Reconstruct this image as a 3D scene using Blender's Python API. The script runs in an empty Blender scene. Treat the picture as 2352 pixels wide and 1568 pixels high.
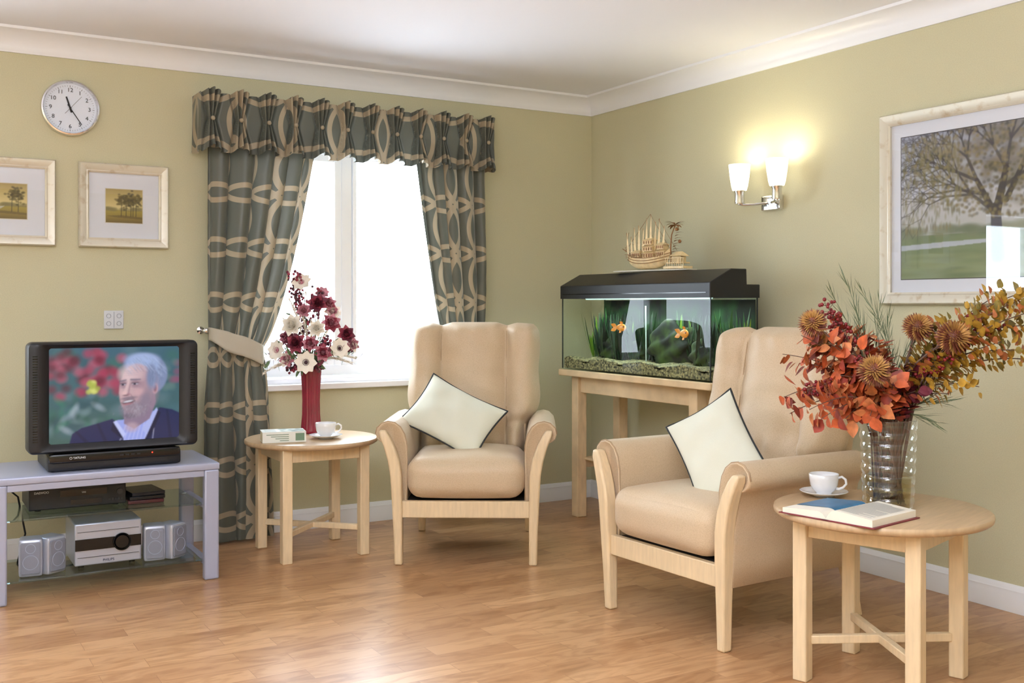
import bpy, math, random
import numpy as np
from mathutils import Vector, Matrix
from math import sin, cos, pi, radians, sqrt
random.seed(7)
SC = bpy.context.scene
COL = SC.collection
try:
    SC.view_settings.view_transform = 'Standard'
except Exception:
    pass

# ------------------------------------------------------------------ colour / materials
def lin(c):
    c = c/255.0
    return c/12.92 if c <= 0.04045 else ((c+0.055)/1.055)**2.4
def C(r, g, b, a=1.0):
    return (lin(r), lin(g), lin(b), a)

def newmat(name):
    m = bpy.data.materials.new(name)
    m.use_nodes = True
    nt = m.node_tree
    nt.nodes.clear()
    out = nt.nodes.new('ShaderNodeOutputMaterial')
    return m, nt, out

def N(nt, typ, **kw):
    n = nt.nodes.new(typ)
    for k, v in kw.items():
        setattr(n, k, v)
    return n

def pmat(name, col, rough=0.5, metal=0.0, noise=0.0, nscale=20.0, bump=0.0, bscale=200.0,
         emis=None, estr=0.0, stretch=(1, 1, 1), sheen=0.0, sub=0.0, spec=0.5, coat=0.0, col2=None):
    m, nt, out = newmat(name)
    b = N(nt, 'ShaderNodeBsdfPrincipled')
    b.inputs['Base Color'].default_value = col
    b.inputs['Roughness'].default_value = rough
    b.inputs['Metallic'].default_value = metal
    b.inputs['Specular IOR Level'].default_value = spec
    if sheen: b.inputs['Sheen Weight'].default_value = sheen
    if coat: b.inputs['Coat Weight'].default_value = coat
    if emis is not None:
        b.inputs['Emission Color'].default_value = emis
        b.inputs['Emission Strength'].default_value = estr
    tc = N(nt, 'ShaderNodeTexCoord')
    mp = N(nt, 'ShaderNodeMapping')
    mp.inputs['Scale'].default_value = stretch
    nt.links.new(tc.outputs['Object'], mp.inputs['Vector'])
    if noise or col2:
        nz = N(nt, 'ShaderNodeTexNoise')
        nz.inputs['Scale'].default_value = nscale
        nz.inputs['Detail'].default_value = 6
        nt.links.new(mp.outputs[0], nz.inputs['Vector'])
        cr = N(nt, 'ShaderNodeValToRGB')
        cr.color_ramp.elements[0].position = 0.3
        cr.color_ramp.elements[1].position = 0.7
        k = noise
        c2 = col2 if col2 else (min(1, col[0]*(1+k)), min(1, col[1]*(1+k)), min(1, col[2]*(1+k)), 1)
        c1 = col if col2 else (col[0]*(1-k), col[1]*(1-k), col[2]*(1-k), 1)
        cr.color_ramp.elements[0].color = c1
        cr.color_ramp.elements[1].color = c2
        nt.links.new(nz.outputs['Fac'], cr.inputs['Fac'])
        nt.links.new(cr.outputs['Color'], b.inputs['Base Color'])
    if bump:
        nb = N(nt, 'ShaderNodeTexNoise')
        nb.inputs['Scale'].default_value = bscale
        nb.inputs['Detail'].default_value = 3
        nt.links.new(mp.outputs[0], nb.inputs['Vector'])
        bp = N(nt, 'ShaderNodeBump')
        bp.inputs['Strength'].default_value = bump
        bp.inputs['Distance'].default_value = 0.002
        nt.links.new(nb.outputs['Fac'], bp.inputs['Height'])
        nt.links.new(bp.outputs['Normal'], b.inputs['Normal'])
    nt.links.new(b.outputs[0], out.inputs['Surface'])
    return m

def glassmat(name, tint=(1, 1, 1, 1), fac=0.04, rough=0.0, edge=.8):
    m, nt, out = newmat(name)
    tr = N(nt, 'ShaderNodeBsdfTransparent'); tr.inputs[0].default_value = tint
    gl = N(nt, 'ShaderNodeBsdfGlossy'); gl.inputs['Roughness'].default_value = rough
    gl.inputs['Color'].default_value = (1, 1, 1, 1)
    lw = N(nt, 'ShaderNodeLayerWeight'); lw.inputs['Blend'].default_value = .5
    pw = N(nt, 'ShaderNodeMath', operation='POWER'); pw.inputs[1].default_value = 4.5
    nt.links.new(lw.outputs['Facing'], pw.inputs[0])
    ml = N(nt, 'ShaderNodeMath', operation='MULTIPLY'); ml.inputs[1].default_value = edge
    nt.links.new(pw.outputs[0], ml.inputs[0])
    ad = N(nt, 'ShaderNodeMath', operation='ADD'); ad.inputs[1].default_value = fac
    ad.use_clamp = True
    nt.links.new(ml.outputs[0], ad.inputs[0])
    mx = N(nt, 'ShaderNodeMixShader')
    nt.links.new(ad.outputs[0], mx.inputs[0])
    nt.links.new(tr.outputs[0], mx.inputs[1]); nt.links.new(gl.outputs[0], mx.inputs[2])
    nt.links.new(mx.outputs[0], out.inputs['Surface'])
    return m

def vcolmat(name, rough=0.6, emit=0.0, spec=0.4):
    m, nt, out = newmat(name)
    b = N(nt, 'ShaderNodeBsdfPrincipled')
    a = N(nt, 'ShaderNodeAttribute'); a.attribute_name = 'Col'
    b.inputs['Roughness'].default_value = rough
    b.inputs['Specular IOR Level'].default_value = spec
    if emit:
        b.inputs['Base Color'].default_value = (0.01, 0.01, 0.012, 1)
        nt.links.new(a.outputs['Color'], b.inputs['Emission Color'])
        b.inputs['Emission Strength'].default_value = emit
    else:
        nt.links.new(a.outputs['Color'], b.inputs['Base Color'])
    nt.links.new(b.outputs[0], out.inputs['Surface'])
    return m

# ------------------------------------------------------------------ mesh builder
class MB:
    def __init__(s):
        s.v = []; s.f = []; s.m = []; s.mi = 0
    def add(s, vs, fs, M=None):
        o = len(s.v)
        if M is not None:
            vs = [M @ Vector(p) for p in vs]
        s.v += [tuple(p) for p in vs]
        for f in fs:
            s.f.append([o+i for i in f]); s.m.append(s.mi)
        return o
    def box(s, c, d, M=None):
        x, y, z = c; a, b, h = d[0]/2, d[1]/2, d[2]/2
        vs = [(x-a, y-b, z-h), (x+a, y-b, z-h), (x+a, y+b, z-h), (x-a, y+b, z-h),
              (x-a, y-b, z+h), (x+a, y-b, z+h), (x+a, y+b, z+h), (x-a, y+b, z+h)]
        s.add(vs, [(0, 3, 2, 1), (4, 5, 6, 7), (0, 1, 5, 4), (1, 2, 6, 5), (2, 3, 7, 6), (3, 0, 4, 7)], M)
    def box2(s, a, b, M=None):
        s.box([(a[i]+b[i])/2 for i in range(3)], [abs(b[i]-a[i]) for i in range(3)], M)
    def grid(s, fn, nu, nv, cu=False, cv=False, M=None, flip=False):
        vs = []
        mu = nu if cu else nu+1
        mv = nv if cv else nv+1
        for j in range(mv):
            for i in range(mu):
                vs.append(fn(i/nu, j/nv))
        fs = []
        for j in range(nv):
            for i in range(nu):
                a = j*mu+i; b = j*mu+(i+1) % mu
                c = ((j+1) % mv)*mu+(i+1) % mu; d = ((j+1) % mv)*mu+i
                fs.append((a, d, c, b) if flip else (a, b, c, d))
        return s.add(vs, fs, M)
    def tube(s, pts, rad, seg=8, M=None, caps=True):
        pts = [Vector(p) for p in pts]
        n = len(pts)
        if not isinstance(rad, (list, tuple)): rad = [rad]*n
        vs = []; prev = None
        for i, p in enumerate(pts):
            t = (pts[min(i+1, n-1)]-pts[max(i-1, 0)])
            if t.length < 1e-9: t = Vector((0, 0, 1))
            t.normalize()
            if prev is None:
                u = t.orthogonal().normalized()
            else:
                u = prev - t*prev.dot(t)
                if u.length < 1e-6: u = t.orthogonal()
                u.normalize()
            prev = u
            w = t.cross(u)
            for k in range(seg):
                a = 2*pi*k/seg
                vs.append(p+(u*cos(a)+w*sin(a))*rad[i])
        fs = []
        for i in range(n-1):
            for k in range(seg):
                k2 = (k+1) % seg
                fs.append((i*seg+k, i*seg+k2, (i+1)*seg+k2, (i+1)*seg+k))
        if caps:
            fs.append(tuple(range(seg))[::-1]); fs.append(tuple((n-1)*seg+k for k in range(seg)))
        s.add(vs, fs, M)
    def loop(s, pts, r, seg=8, M=None):
        pts = [Vector(p) for p in pts]; n = len(pts)
        vs = []; prev = None
        for i, p in enumerate(pts):
            t = (pts[(i+1) % n]-pts[(i-1) % n]).normalized()
            if prev is None: u = t.orthogonal().normalized()
            else:
                u = prev-t*prev.dot(t); u.normalize()
            prev = u; w = t.cross(u)
            for k in range(seg):
                a = 2*pi*k/seg
                vs.append(p+(u*cos(a)+w*sin(a))*r)
        fs = []
        for i in range(n):
            for k in range(seg):
                k2 = (k+1) % seg; i2 = (i+1) % n
                fs.append((i*seg+k, i*seg+k2, i2*seg+k2, i2*seg+k))
        s.add(vs, fs, M)
    def lathe(s, prof, seg=32, M=None, o=(0, 0, 0)):
        vs = []
        for (r, z) in prof:
            for k in range(seg):
                a = 2*pi*k/seg
                vs.append((o[0]+r*cos(a), o[1]+r*sin(a), o[2]+z))
        fs = []
        for i in range(len(prof)-1):
            for k in range(seg):
                k2 = (k+1) % seg
                fs.append((i*seg+k, i*seg+k2, (i+1)*seg+k2, (i+1)*seg+k))
        s.add(vs, fs, M)
    def ball(s, c, r, seg=10, ring=6, M=None):
        if not isinstance(r, (list, tuple)): r = (r, r, r)
        vs = [(c[0], c[1], c[2]-r[2])]
        for j in range(1, ring):
            ph = -pi/2+pi*j/ring
            for k in range(seg):
                a = 2*pi*k/seg
                vs.append((c[0]+r[0]*cos(ph)*cos(a), c[1]+r[1]*cos(ph)*sin(a), c[2]+r[2]*sin(ph)))
        vs.append((c[0], c[1], c[2]+r[2]))
        fs = []
        for k in range(seg): fs.append((0, 1+(k+1) % seg, 1+k))
        for j in range(ring-2):
            for k in range(seg):
                a = 1+j*seg+k; b = 1+j*seg+(k+1) % seg
                fs.append((a, b, b+seg, a+seg))
        L = len(vs)-1; o = 1+(ring-2)*seg
        for k in range(seg): fs.append((o+k, o+(k+1) % seg, L))
        s.add(vs, fs, M)
    def soft(s, c, h, r, n=14, M=None, crown=(0, 0, 0), fn=None):
        """rounded, puffed box: centre c, half sizes h, corner radius r"""
        def mp(p):
            q = [sin(p[i]*pi/2)*h[i] for i in range(3)]
            cl = [max(-(h[i]-r), min(h[i]-r, q[i])) for i in range(3)]
            d = Vector([q[i]-cl[i] for i in range(3)])
            if d.length > 1e-9:
                mx = max(abs(d[0]), abs(d[1]), abs(d[2]))
                d = d.normalized()*mx
            u = [q[i]/h[i] for i in range(3)]
            out = [cl[i]+d[i] for i in range(3)]
            out[0] += crown[0]*u[0]*(1-u[1]**2)*(1-u[2]**2)
            out[1] += crown[1]*u[1]*(1-u[0]**2)*(1-u[2]**2)
            out[2] += crown[2]*u[2]*(1-u[0]**2)*(1-u[1]**2)
            if fn: out = fn(out, u)
            return (c[0]+out[0], c[1]+out[1], c[2]+out[2])
        for ax in range(3):
            for sg in (-1, 1):
                def f(a, b):
                    p = [0, 0, 0]
                    p[ax] = sg; p[(ax+1) % 3] = 2*a-1; p[(ax+2) % 3] = 2*b-1
                    return mp(p)
                s.grid(f, n, n, M=M, flip=(sg < 0))
    def rloft(s, loops, nc=5, M=None, cap0=False, cap1=False):
        """loops: (halfw, halfh, radius, y, cx, cz) rounded rects in xz plane"""
        vs = []
        cnt = 0
        for L in loops:
            hw, hh, r, y = L[:4]
            cx = L[4] if len(L) > 4 else 0; cz = L[5] if len(L) > 5 else 0
            pts = []
            for (sx, sz, a0) in ((1, 1, 0), (-1, 1, 90), (-1, -1, 180), (1, -1, 270)):
                for k in range(nc):
                    a = radians(a0+90*k/(nc-1))
                    pts.append((cx+sx*(hw-r)+r*cos(a), y, cz+sz*(hh-r)+r*sin(a)))
            cnt = len(pts); vs += pts
        fs = []
        for i in range(len(loops)-1):
            for k in range(cnt):
                k2 = (k+1) % cnt
                fs.append((i*cnt+k, i*cnt+k2, (i+1)*cnt+k2, (i+1)*cnt+k))
        if cap0: fs.append(tuple(range(cnt)))
        if cap1: fs.append(tuple((len(loops)-1)*cnt+k for k in range(cnt))[::-1])
        s.add(vs, fs, M)
    def leaf(s, p, d, n, L, W, bend=0.25, seg=4, cup=0.15, tip=1.0):
        p = Vector(p); d = Vector(d).normalized(); n = Vector(n)
        sd = d.cross(n)
        if sd.length < 1e-5: sd = d.orthogonal()
        sd.normalize(); n = sd.cross(d).normalized()
        vs = []
        for i in range(seg+1):
            t = i/seg
            w = W*0.5*max(0.06, sin(pi*(t**tip)*0.96+0.06))
            q = p+d*(L*t)-n*(bend*L*t*t)
            vs += [q-sd*w+n*cup*w, q, q+sd*w+n*cup*w]
        fs = []
        for i in range(seg):
            a = i*3
            fs += [(a, a+1, a+4, a+3), (a+1, a+2, a+5, a+4)]
        s.add(vs, fs)

def mk(name, mb, mats, parent=None, loc=None, rot=None, sharp=35, bevel=0.0, bseg=2, smooth=True, merge=False):
    me = bpy.data.meshes.new(name)
    me.from_pydata(mb.v, [], mb.f)
    if not isinstance(mats, (list, tuple)): mats = [mats]
    for m in mats: me.materials.append(m)
    if len(mats) > 1:
        me.polygons.foreach_set('material_index', mb.m)
    me.validate()
    if merge:
        import bmesh
        bm = bmesh.new(); bm.from_mesh(me)
        bmesh.ops.remove_doubles(bm, verts=bm.verts, dist=1e-5)
        bmesh.ops.recalc_face_normals(bm, faces=bm.faces)
        bm.to_mesh(me); bm.free()
    if smooth:
        me.shade_smooth()
        if sharp: me.set_sharp_from_angle(angle=radians(sharp))
    ob = bpy.data.objects.new(name, me)
    COL.objects.link(ob)
    if parent: ob.parent = parent
    if loc: ob.location = loc
    if rot: ob.rotation_euler = rot
    if bevel:
        md = ob.modifiers.new('bevel', 'BEVEL'); md.width = bevel; md.segments = bseg
        md.limit_method = 'ANGLE'; md.angle_limit = radians(40)
    return ob

def root(name, loc, rz=0):
    e = bpy.data.objects.new(name, None)
    e.empty_display_size = 0.1
    COL.objects.link(e)
    e.location = loc; e.rotation_euler = (0, 0, rz)
    return e

def top(o, label, cat, group=None, kind=None):
    o['label'] = label; o['category'] = cat
    if group: o['group'] = group
    if kind: o['kind'] = kind
    return o

def text(body, size, mat, parent, loc, rot=(pi/2, 0, 0), name='lettering', extrude=0.0003, label=None, bold=0.0):
    cu = bpy.data.curves.new('txt', 'FONT')
    cu.body = body; cu.size = size; cu.align_x = 'CENTER'; cu.align_y = 'CENTER'
    cu.extrude = extrude; cu.offset = bold
    t = bpy.data.objects.new('txt', cu)
    COL.objects.link(t)
    bpy.context.view_layer.update()
    dg = bpy.context.evaluated_depsgraph_get()
    me = bpy.data.meshes.new_from_object(t.evaluated_get(dg))
    bpy.data.objects.remove(t)
    me.materials.clear(); me.materials.append(mat)
    ob = bpy.data.objects.new(name, me)
    COL.objects.link(ob)
    ob.parent = parent; ob.location = loc; ob.rotation_euler = rot
    if label: ob['label'] = label
    return ob

def copy_thing(src, name, loc, rz=None):
    n = src.copy(); n.name = name
    COL.objects.link(n)
    n.location = loc
    if rz is not None: n.rotation_euler = (0, 0, rz)
    def rec(a, b):
        for ch in list(a.children):
            c = ch.copy()
            COL.objects.link(c)
            c.parent = b
            c.matrix_parent_inverse = ch.matrix_parent_inverse.copy()
            rec(ch, c)
    rec(src, n)
    return n

# ------------------------------------------------------------------ painted canvas (vertex colours)
class Canvas:
    def __init__(s, w, h, col, aspect=1.0):
        s.w, s.h, s.a = w, h, aspect
        s.img = np.zeros((h, w, 3)); s.img[:] = [lin(c) for c in col]
        x = (np.arange(w)+.5)/w; y = (np.arange(h)+.5)/h
        s.X, s.Y = np.meshgrid(x, y)
    def blend(s, m, col):
        c = np.array([lin(k) for k in col])
        m = np.clip(m, 0, 1)[..., None]
        s.img = s.img*(1-m)+c*m
    def ell(s, cx, cy, rx, ry, col, soft=0.15, al=1.0, ang=0.0):
        dx = (s.X-cx)*s.a; dy = s.Y-cy
        c, n = cos(ang), sin(ang)
        u = (dx*c+dy*n)/(rx*s.a); v = (-dx*n+dy*c)/ry
        d = np.sqrt(u*u+v*v)
        s.blend(np.clip((1-d)/soft+0.5, 0, 1)*al, col)
    def poly(s, pts, col, al=1.0):
        ins = np.zeros_like(s.X, dtype=bool)
        n = len(pts)
        for i in range(n):
            x0, y0 = pts[i]; x1, y1 = pts[(i+1) % n]
            if y0 == y1: continue
            c = ((y0 > s.Y) != (y1 > s.Y)) & (s.X < (x1-x0)*(s.Y-y0)/(y1-y0)+x0)
            ins ^= c
        s.blend(ins.astype(float)*al, col)
    def seg(s, p0, p1, r0, r1, col, al=1.0):
        ax, ay = p0[0]*s.a, p0[1]; bx, by = p1[0]*s.a, p1[1]
        dx, dy = bx-ax, by-ay
        L = dx*dx+dy*dy+1e-12
        t = np.clip(((s.X*s.a-ax)*dx+(s.Y-ay)*dy)/L, 0, 1)
        d = np.sqrt((s.X*s.a-ax-t*dx)**2+(s.Y-ay-t*dy)**2)
        r = r0+(r1-r0)*t
        s.blend(np.clip((r-d)*s.h+0.5, 0, 1)*al, col)
    def vgrad(s, y0, c0, y1, c1):
        t = np.clip((s.Y-y0)/(y1-y0), 0, 1)[..., None]
        a = np.array([lin(k) for k in c0]); b = np.array([lin(k) for k in c1])
        m = ((s.Y >= y0) & (s.Y <= y1))[..., None]
        s.img = np.where(m, a*(1-t)+b*t, s.img)
    def blur(s, n=1):
        for _ in range(n):
            p = np.pad(s.img, ((1, 1), (0, 0), (0, 0)), mode='edge'); s.img = (p[:-2]+2*p[1:-1]+p[2:])/4
            p = np.pad(s.img, ((0, 0), (1, 1), (0, 0)), mode='edge'); s.img = (p[:, :-2]+2*p[:, 1:-1]+p[:, 2:])/4
    def obj(s, name, W, H, mat, parent, loc, rot=(0, 0, 0), bulge=0.0):
        w, h = s.w, s.h
        xs = (np.arange(w)/(w-1)-.5); zs = (.5-np.arange(h)/(h-1))
        XX, ZZ = np.meshgrid(xs, zs)
        YY = -bulge*(1-(2*XX)**2)*(1-(2*ZZ)**2)-bulge*0.3*(2-(2*XX)**2-(2*ZZ)**2)*0.5
        V = np.stack([XX*W, YY, ZZ*H], -1).reshape(-1, 3)
        idx = np.arange(w*h).reshape(h, w)
        F = np.stack([idx[1:, :-1], idx[1:, 1:], idx[:-1, 1:], idx[:-1, :-1]], -1).reshape(-1, 4)
        me = bpy.data.meshes.new(name)
        me.from_pydata(V.tolist(), [], F.tolist())
        at = me.color_attributes.new('Col', 'FLOAT_COLOR', 'POINT')
        cc = np.ones((w*h, 4)); cc[:, :3] = s.img.reshape(-1, 3)
        at.data.foreach_set('color', cc.ravel())
        me.materials.append(mat)
        me.shade_smooth()
        o = bpy.data.objects.new(name, me); COL.objects.link(o)
        o.parent = parent; o.location = loc; o.rotation_euler = rot
        return o

# ------------------------------------------------------------------ materials
def wallmat():
    m, nt, out = newmat('wallpaper_green')
    b = N(nt, 'ShaderNodeBsdfPrincipled'); b.inputs['Roughness'].default_value = 0.75
    tc = N(nt, 'ShaderNodeTexCoord')
    n1 = N(nt, 'ShaderNodeTexNoise'); n1.inputs['Scale'].default_value = 260; n1.inputs['Detail'].default_value = 4
    nt.links.new(tc.outputs['Object'], n1.inputs['Vector'])
    cr = N(nt, 'ShaderNodeValToRGB')
    cr.color_ramp.elements[0].position = .3; cr.color_ramp.elements[1].position = .7
    cr.color_ramp.elements[0].color = C(201, 196, 164); cr.color_ramp.elements[1].color = C(212, 207, 175)
    nt.links.new(n1.outputs['Fac'], cr.inputs['Fac'])
    nt.links.new(cr.outputs['Color'], b.inputs['Base Color'])
    bp = N(nt, 'ShaderNodeBump'); bp.inputs['Strength'].default_value = .25; bp.inputs['Distance'].default_value = .001
    nt.links.new(n1.outputs['Fac'], bp.inputs['Height']); nt.links.new(bp.outputs[0], b.inputs['Normal'])
    nt.links.new(b.outputs[0], out.inputs['Surface'])
    return m
M_WALL = wallmat()

def floormat():
    m, nt, out = newmat('laminate_floor')
    b = N(nt, 'ShaderNodeBsdfPrincipled'); b.inputs['Roughness'].default_value = 0.30
    b.inputs['Specular IOR Level'].default_value = 0.45
    tc = N(nt, 'ShaderNodeTexCoord')
    br = N(nt, 'ShaderNodeTexBrick')
    br.offset = 0.37; br.offset_frequency = 2
    br.inputs['Scale'].default_value = 1.0
    br.inputs['Brick Width'].default_value = 0.42
    br.inputs['Row Height'].default_value = 0.092
    br.inputs['Mortar Size'].default_value = 0.0008
    br.inputs['Mortar Smooth'].default_value = 0.3
    br.inputs['Color1'].default_value = C(170, 127, 88)
    br.inputs['Color2'].default_value = C(196, 154, 112)
    br.inputs['Mortar'].default_value = C(144, 104, 70)
    nt.links.new(tc.outputs['Object'], br.inputs['Vector'])
    mp = N(nt, 'ShaderNodeMapping'); mp.inputs['Scale'].default_value = (2.6, 9.5, 1)
    nt.links.new(tc.outputs['Object'], mp.inputs['Vector'])
    sc_ = N(nt, 'ShaderNodeVectorMath', operation='SCALE'); sc_.inputs['Scale'].default_value = 14.0
    nt.links.new(br.outputs['Color'], sc_.inputs[0])
    av = N(nt, 'ShaderNodeVectorMath', operation='ADD')
    nt.links.new(mp.outputs[0], av.inputs[0]); nt.links.new(sc_.outputs[0], av.inputs[1])
    nz = N(nt, 'ShaderNodeTexNoise'); nz.inputs['Scale'].default_value = 1.3; nz.inputs['Detail'].default_value = 5
    nz.inputs['Distortion'].default_value = 2.6
    nt.links.new(av.outputs[0], nz.inputs['Vector'])
    cr = N(nt, 'ShaderNodeValToRGB')
    cr.color_ramp.elements[0].position = .34; cr.color_ramp.elements[1].position = .56
    cr.color_ramp.elements[0].color = (.78, .70, .62, 1); cr.color_ramp.elements[1].color = (1.04, 1.03, 1.02, 1)
    nt.links.new(nz.outputs['Fac'], cr.inputs['Fac'])
    mx = N(nt, 'ShaderNodeMix', data_type='RGBA', blend_type='MULTIPLY')
    mx.inputs[0].default_value = 1.0
    nt.links.new(br.outputs['Color'], mx.inputs[6]); nt.links.new(cr.outputs['Color'], mx.inputs[7])
    nt.links.new(mx.outputs[2], b.inputs['Base Color'])
    bp = N(nt, 'ShaderNodeBump'); bp.inputs['Strength'].default_value = .06; bp.inputs['Distance'].default_value = .002
    nt.links.new(nz.outputs['Fac'], bp.inputs['Height']); nt.links.new(bp.outputs[0], b.inputs['Normal'])
    nt.links.new(b.outputs[0], out.inputs['Surface'])
    return m
M_FLOOR = floormat()
M_CEIL = pmat('ceiling_paint', C(243, 245, 254), 0.8, bump=.5, bscale=18)
M_TRIM = pmat('white_trim_paint', C(246, 248, 255), 0.35)
M_UPVC = pmat('white_window_frame', C(250, 252, 255), 0.3)
M_WOOD = pmat('beech_wood', C(224, 200, 162), 0.42, noise=.07, nscale=14, stretch=(6, 6, .8))
M_WOODH = pmat('beech_table_top', C(190, 162, 126), 0.36, noise=.1, nscale=10, stretch=(1, 9, 1))
M_PINE = pmat('pine_wood', C(226, 198, 156), 0.5, noise=.12, nscale=9, stretch=(5, 1, 1.2))
M_BLACKP = pmat('black_plastic', C(18, 19, 24), 0.42, bump=.3, bscale=600)
M_BLACKG = pmat('black_gloss', C(12, 13, 16), 0.15)
M_SILVER = pmat('silver_paint', C(170, 175, 198), 0.38, metal=.25)
M_SILV2 = pmat('silver_plastic', C(178, 182, 196), 0.3, metal=.4)
M_CHROME = pmat('chrome', C(225, 225, 228), 0.12, metal=1)
M_GLASS = glassmat('clear_glass', (0.99, 1, 1, 1), .03)
M_GLASSP = glassmat('picture_glass', (1, 1, 1, 1), .07)
M_SHELFG = glassmat('shelf_glass', (0.72, 0.82, 0.82, 1), .05)
M_TANKG = glassmat('tank_glass', (0.93, 1, 0.98, 1), .016)
M_PORC = pmat('white_porcelain', C(244, 245, 248), 0.12, coat=.5)
M_CREAM = pmat('cream_cloth', C(222, 223, 206), 0.85, bump=.4, bscale=500, sheen=.2)
M_PIPE = pmat('black_piping', C(28, 32, 34), 0.6)
M_PLASTW = pmat('white_plastic', C(226, 228, 234), 0.35)
M_GREYP = pmat('grey_print', C(120, 126, 142), 0.5)
M_INK = pmat('black_ink', C(25, 25, 28), 0.5)
M_SEAM = pmat('fabric_seam', C(170, 144, 114), 0.85)

def fabric():
    m, nt, out = newmat('tan_woven_fabric')
    b = N(nt, 'ShaderNodeBsdfPrincipled'); b.inputs['Roughness'].default_value = .52
    b.inputs['Sheen Weight'].default_value = .15
    tc = N(nt, 'ShaderNodeTexCoord')
    ck = N(nt, 'ShaderNodeTexVoronoi'); ck.inputs['Scale'].default_value = 300; ck.inputs['Randomness'].default_value = 1.0
    nt.links.new(tc.outputs['Object'], ck.inputs['Vector'])
    cr = N(nt, 'ShaderNodeValToRGB')
    cr.color_ramp.elements[0].position = .1; cr.color_ramp.elements[1].position = .8
    cr.color_ramp.elements[0].color = C(208, 185, 154); cr.color_ramp.elements[1].color = C(194, 170, 138)
    nt.links.new(ck.outputs['Distance'], cr.inputs['Fac'])
    nt.links.new(cr.outputs['Color'], b.inputs['Base Color'])
    bp = N(nt, 'ShaderNodeBump'); bp.inputs['Strength'].default_value = .10; bp.inputs['Distance'].default_value = .001
    bp.invert = True
    nt.links.new(ck.outputs['Distance'], bp.inputs['Height'])
    nz = N(nt, 'ShaderNodeTexNoise'); nz.inputs['Scale'].default_value = 6; nz.inputs['Detail'].default_value = 1; nz.inputs['Distortion'].default_value = .4
    nt.links.new(tc.outputs['Object'], nz.inputs['Vector'])
    bp2 = N(nt, 'ShaderNodeBump'); bp2.inputs['Strength'].default_value = .4; bp2.inputs['Distance'].default_value = .025
    nt.links.new(nz.outputs['Fac'], bp2.inputs['Height'])
    nt.links.new(bp.outputs[0], bp2.inputs['Normal'])
    nt.links.new(bp2.outputs[0], b.inputs['Normal'])
    nt.links.new(b.outputs[0], out.inputs['Surface'])
    return m
M_FAB = fabric()

def curtainmat():
    m, nt, out = newmat('patterned_curtain_cloth')
    b = N(nt, 'ShaderNodeBsdfPrincipled'); b.inputs['Roughness'].default_value = .38
    b.inputs['Sheen Weight'].default_value = .15
    uv = N(nt, 'ShaderNodeUVMap'); uv.uv_map = 'UVMap'
    mp = N(nt, 'ShaderNodeMapping'); mp.inputs['Scale'].default_value = (4.0, 3.75, 1)
    mp.inputs['Location'].default_value = (-.32, .1, 0)
    nt.links.new(uv.outputs[0], mp.inputs['Vector'])
    fr = N(nt, 'ShaderNodeVectorMath', operation='FRACTION')
    nt.links.new(mp.outputs[0], fr.inputs[0])
    last = None
    for (cx, cy) in ((0, 0), (1, 0), (0, 1), (1, 1)):
        d = N(nt, 'ShaderNodeVectorMath', operation='DISTANCE'); d.inputs[1].default_value = (cx, cy, 0)
        nt.links.new(fr.outputs[0], d.inputs[0])
        s1 = N(nt, 'ShaderNodeMath', operation='SUBTRACT'); s1.inputs[1].default_value = .645
        nt.links.new(d.outputs['Value'], s1.inputs[0])
        a = N(nt, 'ShaderNodeMath', operation='ABSOLUTE'); nt.links.new(s1.outputs[0], a.inputs[0])
        if last is None: last = a
        else:
            mn = N(nt, 'ShaderNodeMath', operation='MINIMUM')
            nt.links.new(last.outputs[0], mn.inputs[0]); nt.links.new(a.outputs[0], mn.inputs[1]); last = mn
    lt = N(nt, 'ShaderNodeMath', operation='LESS_THAN'); lt.inputs[1].default_value = .049
    nt.links.new(last.outputs[0], lt.inputs[0])
    mx = N(nt, 'ShaderNodeMix', data_type='RGBA')
    mx.inputs[6].default_value = C(92, 95, 86); mx.inputs[7].default_value = C(166, 152, 128)
    nt.links.new(lt.outputs[0], mx.inputs[0])
    nt.links.new(mx.outputs[2], b.inputs['Base Color'])
    tl = N(nt, 'ShaderNodeBsdfTranslucent')
    nt.links.new(mx.outputs[2], tl.inputs['Color'])
    ms = N(nt, 'ShaderNodeMixShader'); ms.inputs[0].default_value = .08
    nt.links.new(b.outputs[0], ms.inputs[1]); nt.links.new(tl.outputs[0], ms.inputs[2])
    nt.links.new(ms.outputs[0], out.inputs['Surface'])
    return m
M_CURT = curtainmat()
M_TIE = pmat('taupe_band_cloth', C(190, 181, 162), 0.7, bump=.3, bscale=400)
M_BTN = pmat('taupe_button_cloth', C(160, 148, 126), 0.6)

# ------------------------------------------------------------------ room
RX0, RY0, CH = -6.2, -7.2, 2.40
W1 = (-2.13, -0.93, 0.75, 2.02)
W2 = (-5.35, -3.82, 0.75, 1.88)
def structure(name, mb, mat, label, cat, bevel=0):
    o = mk(name, mb, mat, bevel=bevel, sharp=30)
    return top(o, label, cat, kind='structure')
mb = MB()
T = .28
mb.box2((RX0, 0, 0), (W2[0], T, CH))
mb.box2((W2[0], 0, 0), (W2[1], T, W2[2])); mb.box2((W2[0], 0, W2[3]), (W2[1], T, CH))
mb.box2((W2[1], 0, 0), (W1[0], T, CH))
mb.box2((W1[0], 0, 0), (W1[1], T, W1[2])); mb.box2((W1[0], 0, W1[3]), (W1[1], T, CH))
mb.box2((W1[1], 0, 0), (0.2, T, CH))
structure('wall_back', mb, M_WALL, 'pale olive green papered wall around the windows', 'wall')
mb = MB(); mb.box2((0, RY0, 0), (.2, 0, CH))
structure('wall_right', mb, M_WALL, 'pale olive green papered wall with lamp and picture', 'wall')
mb = MB(); mb.box2((RX0-.2, RY0, 0), (RX0, T, CH))
structure('wall_left', mb, M_WALL, 'pale olive green papered side wall', 'wall')
mb = MB(); mb.box2((RX0-.2, RY0-.2, 0), (.2, RY0, CH))
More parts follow.
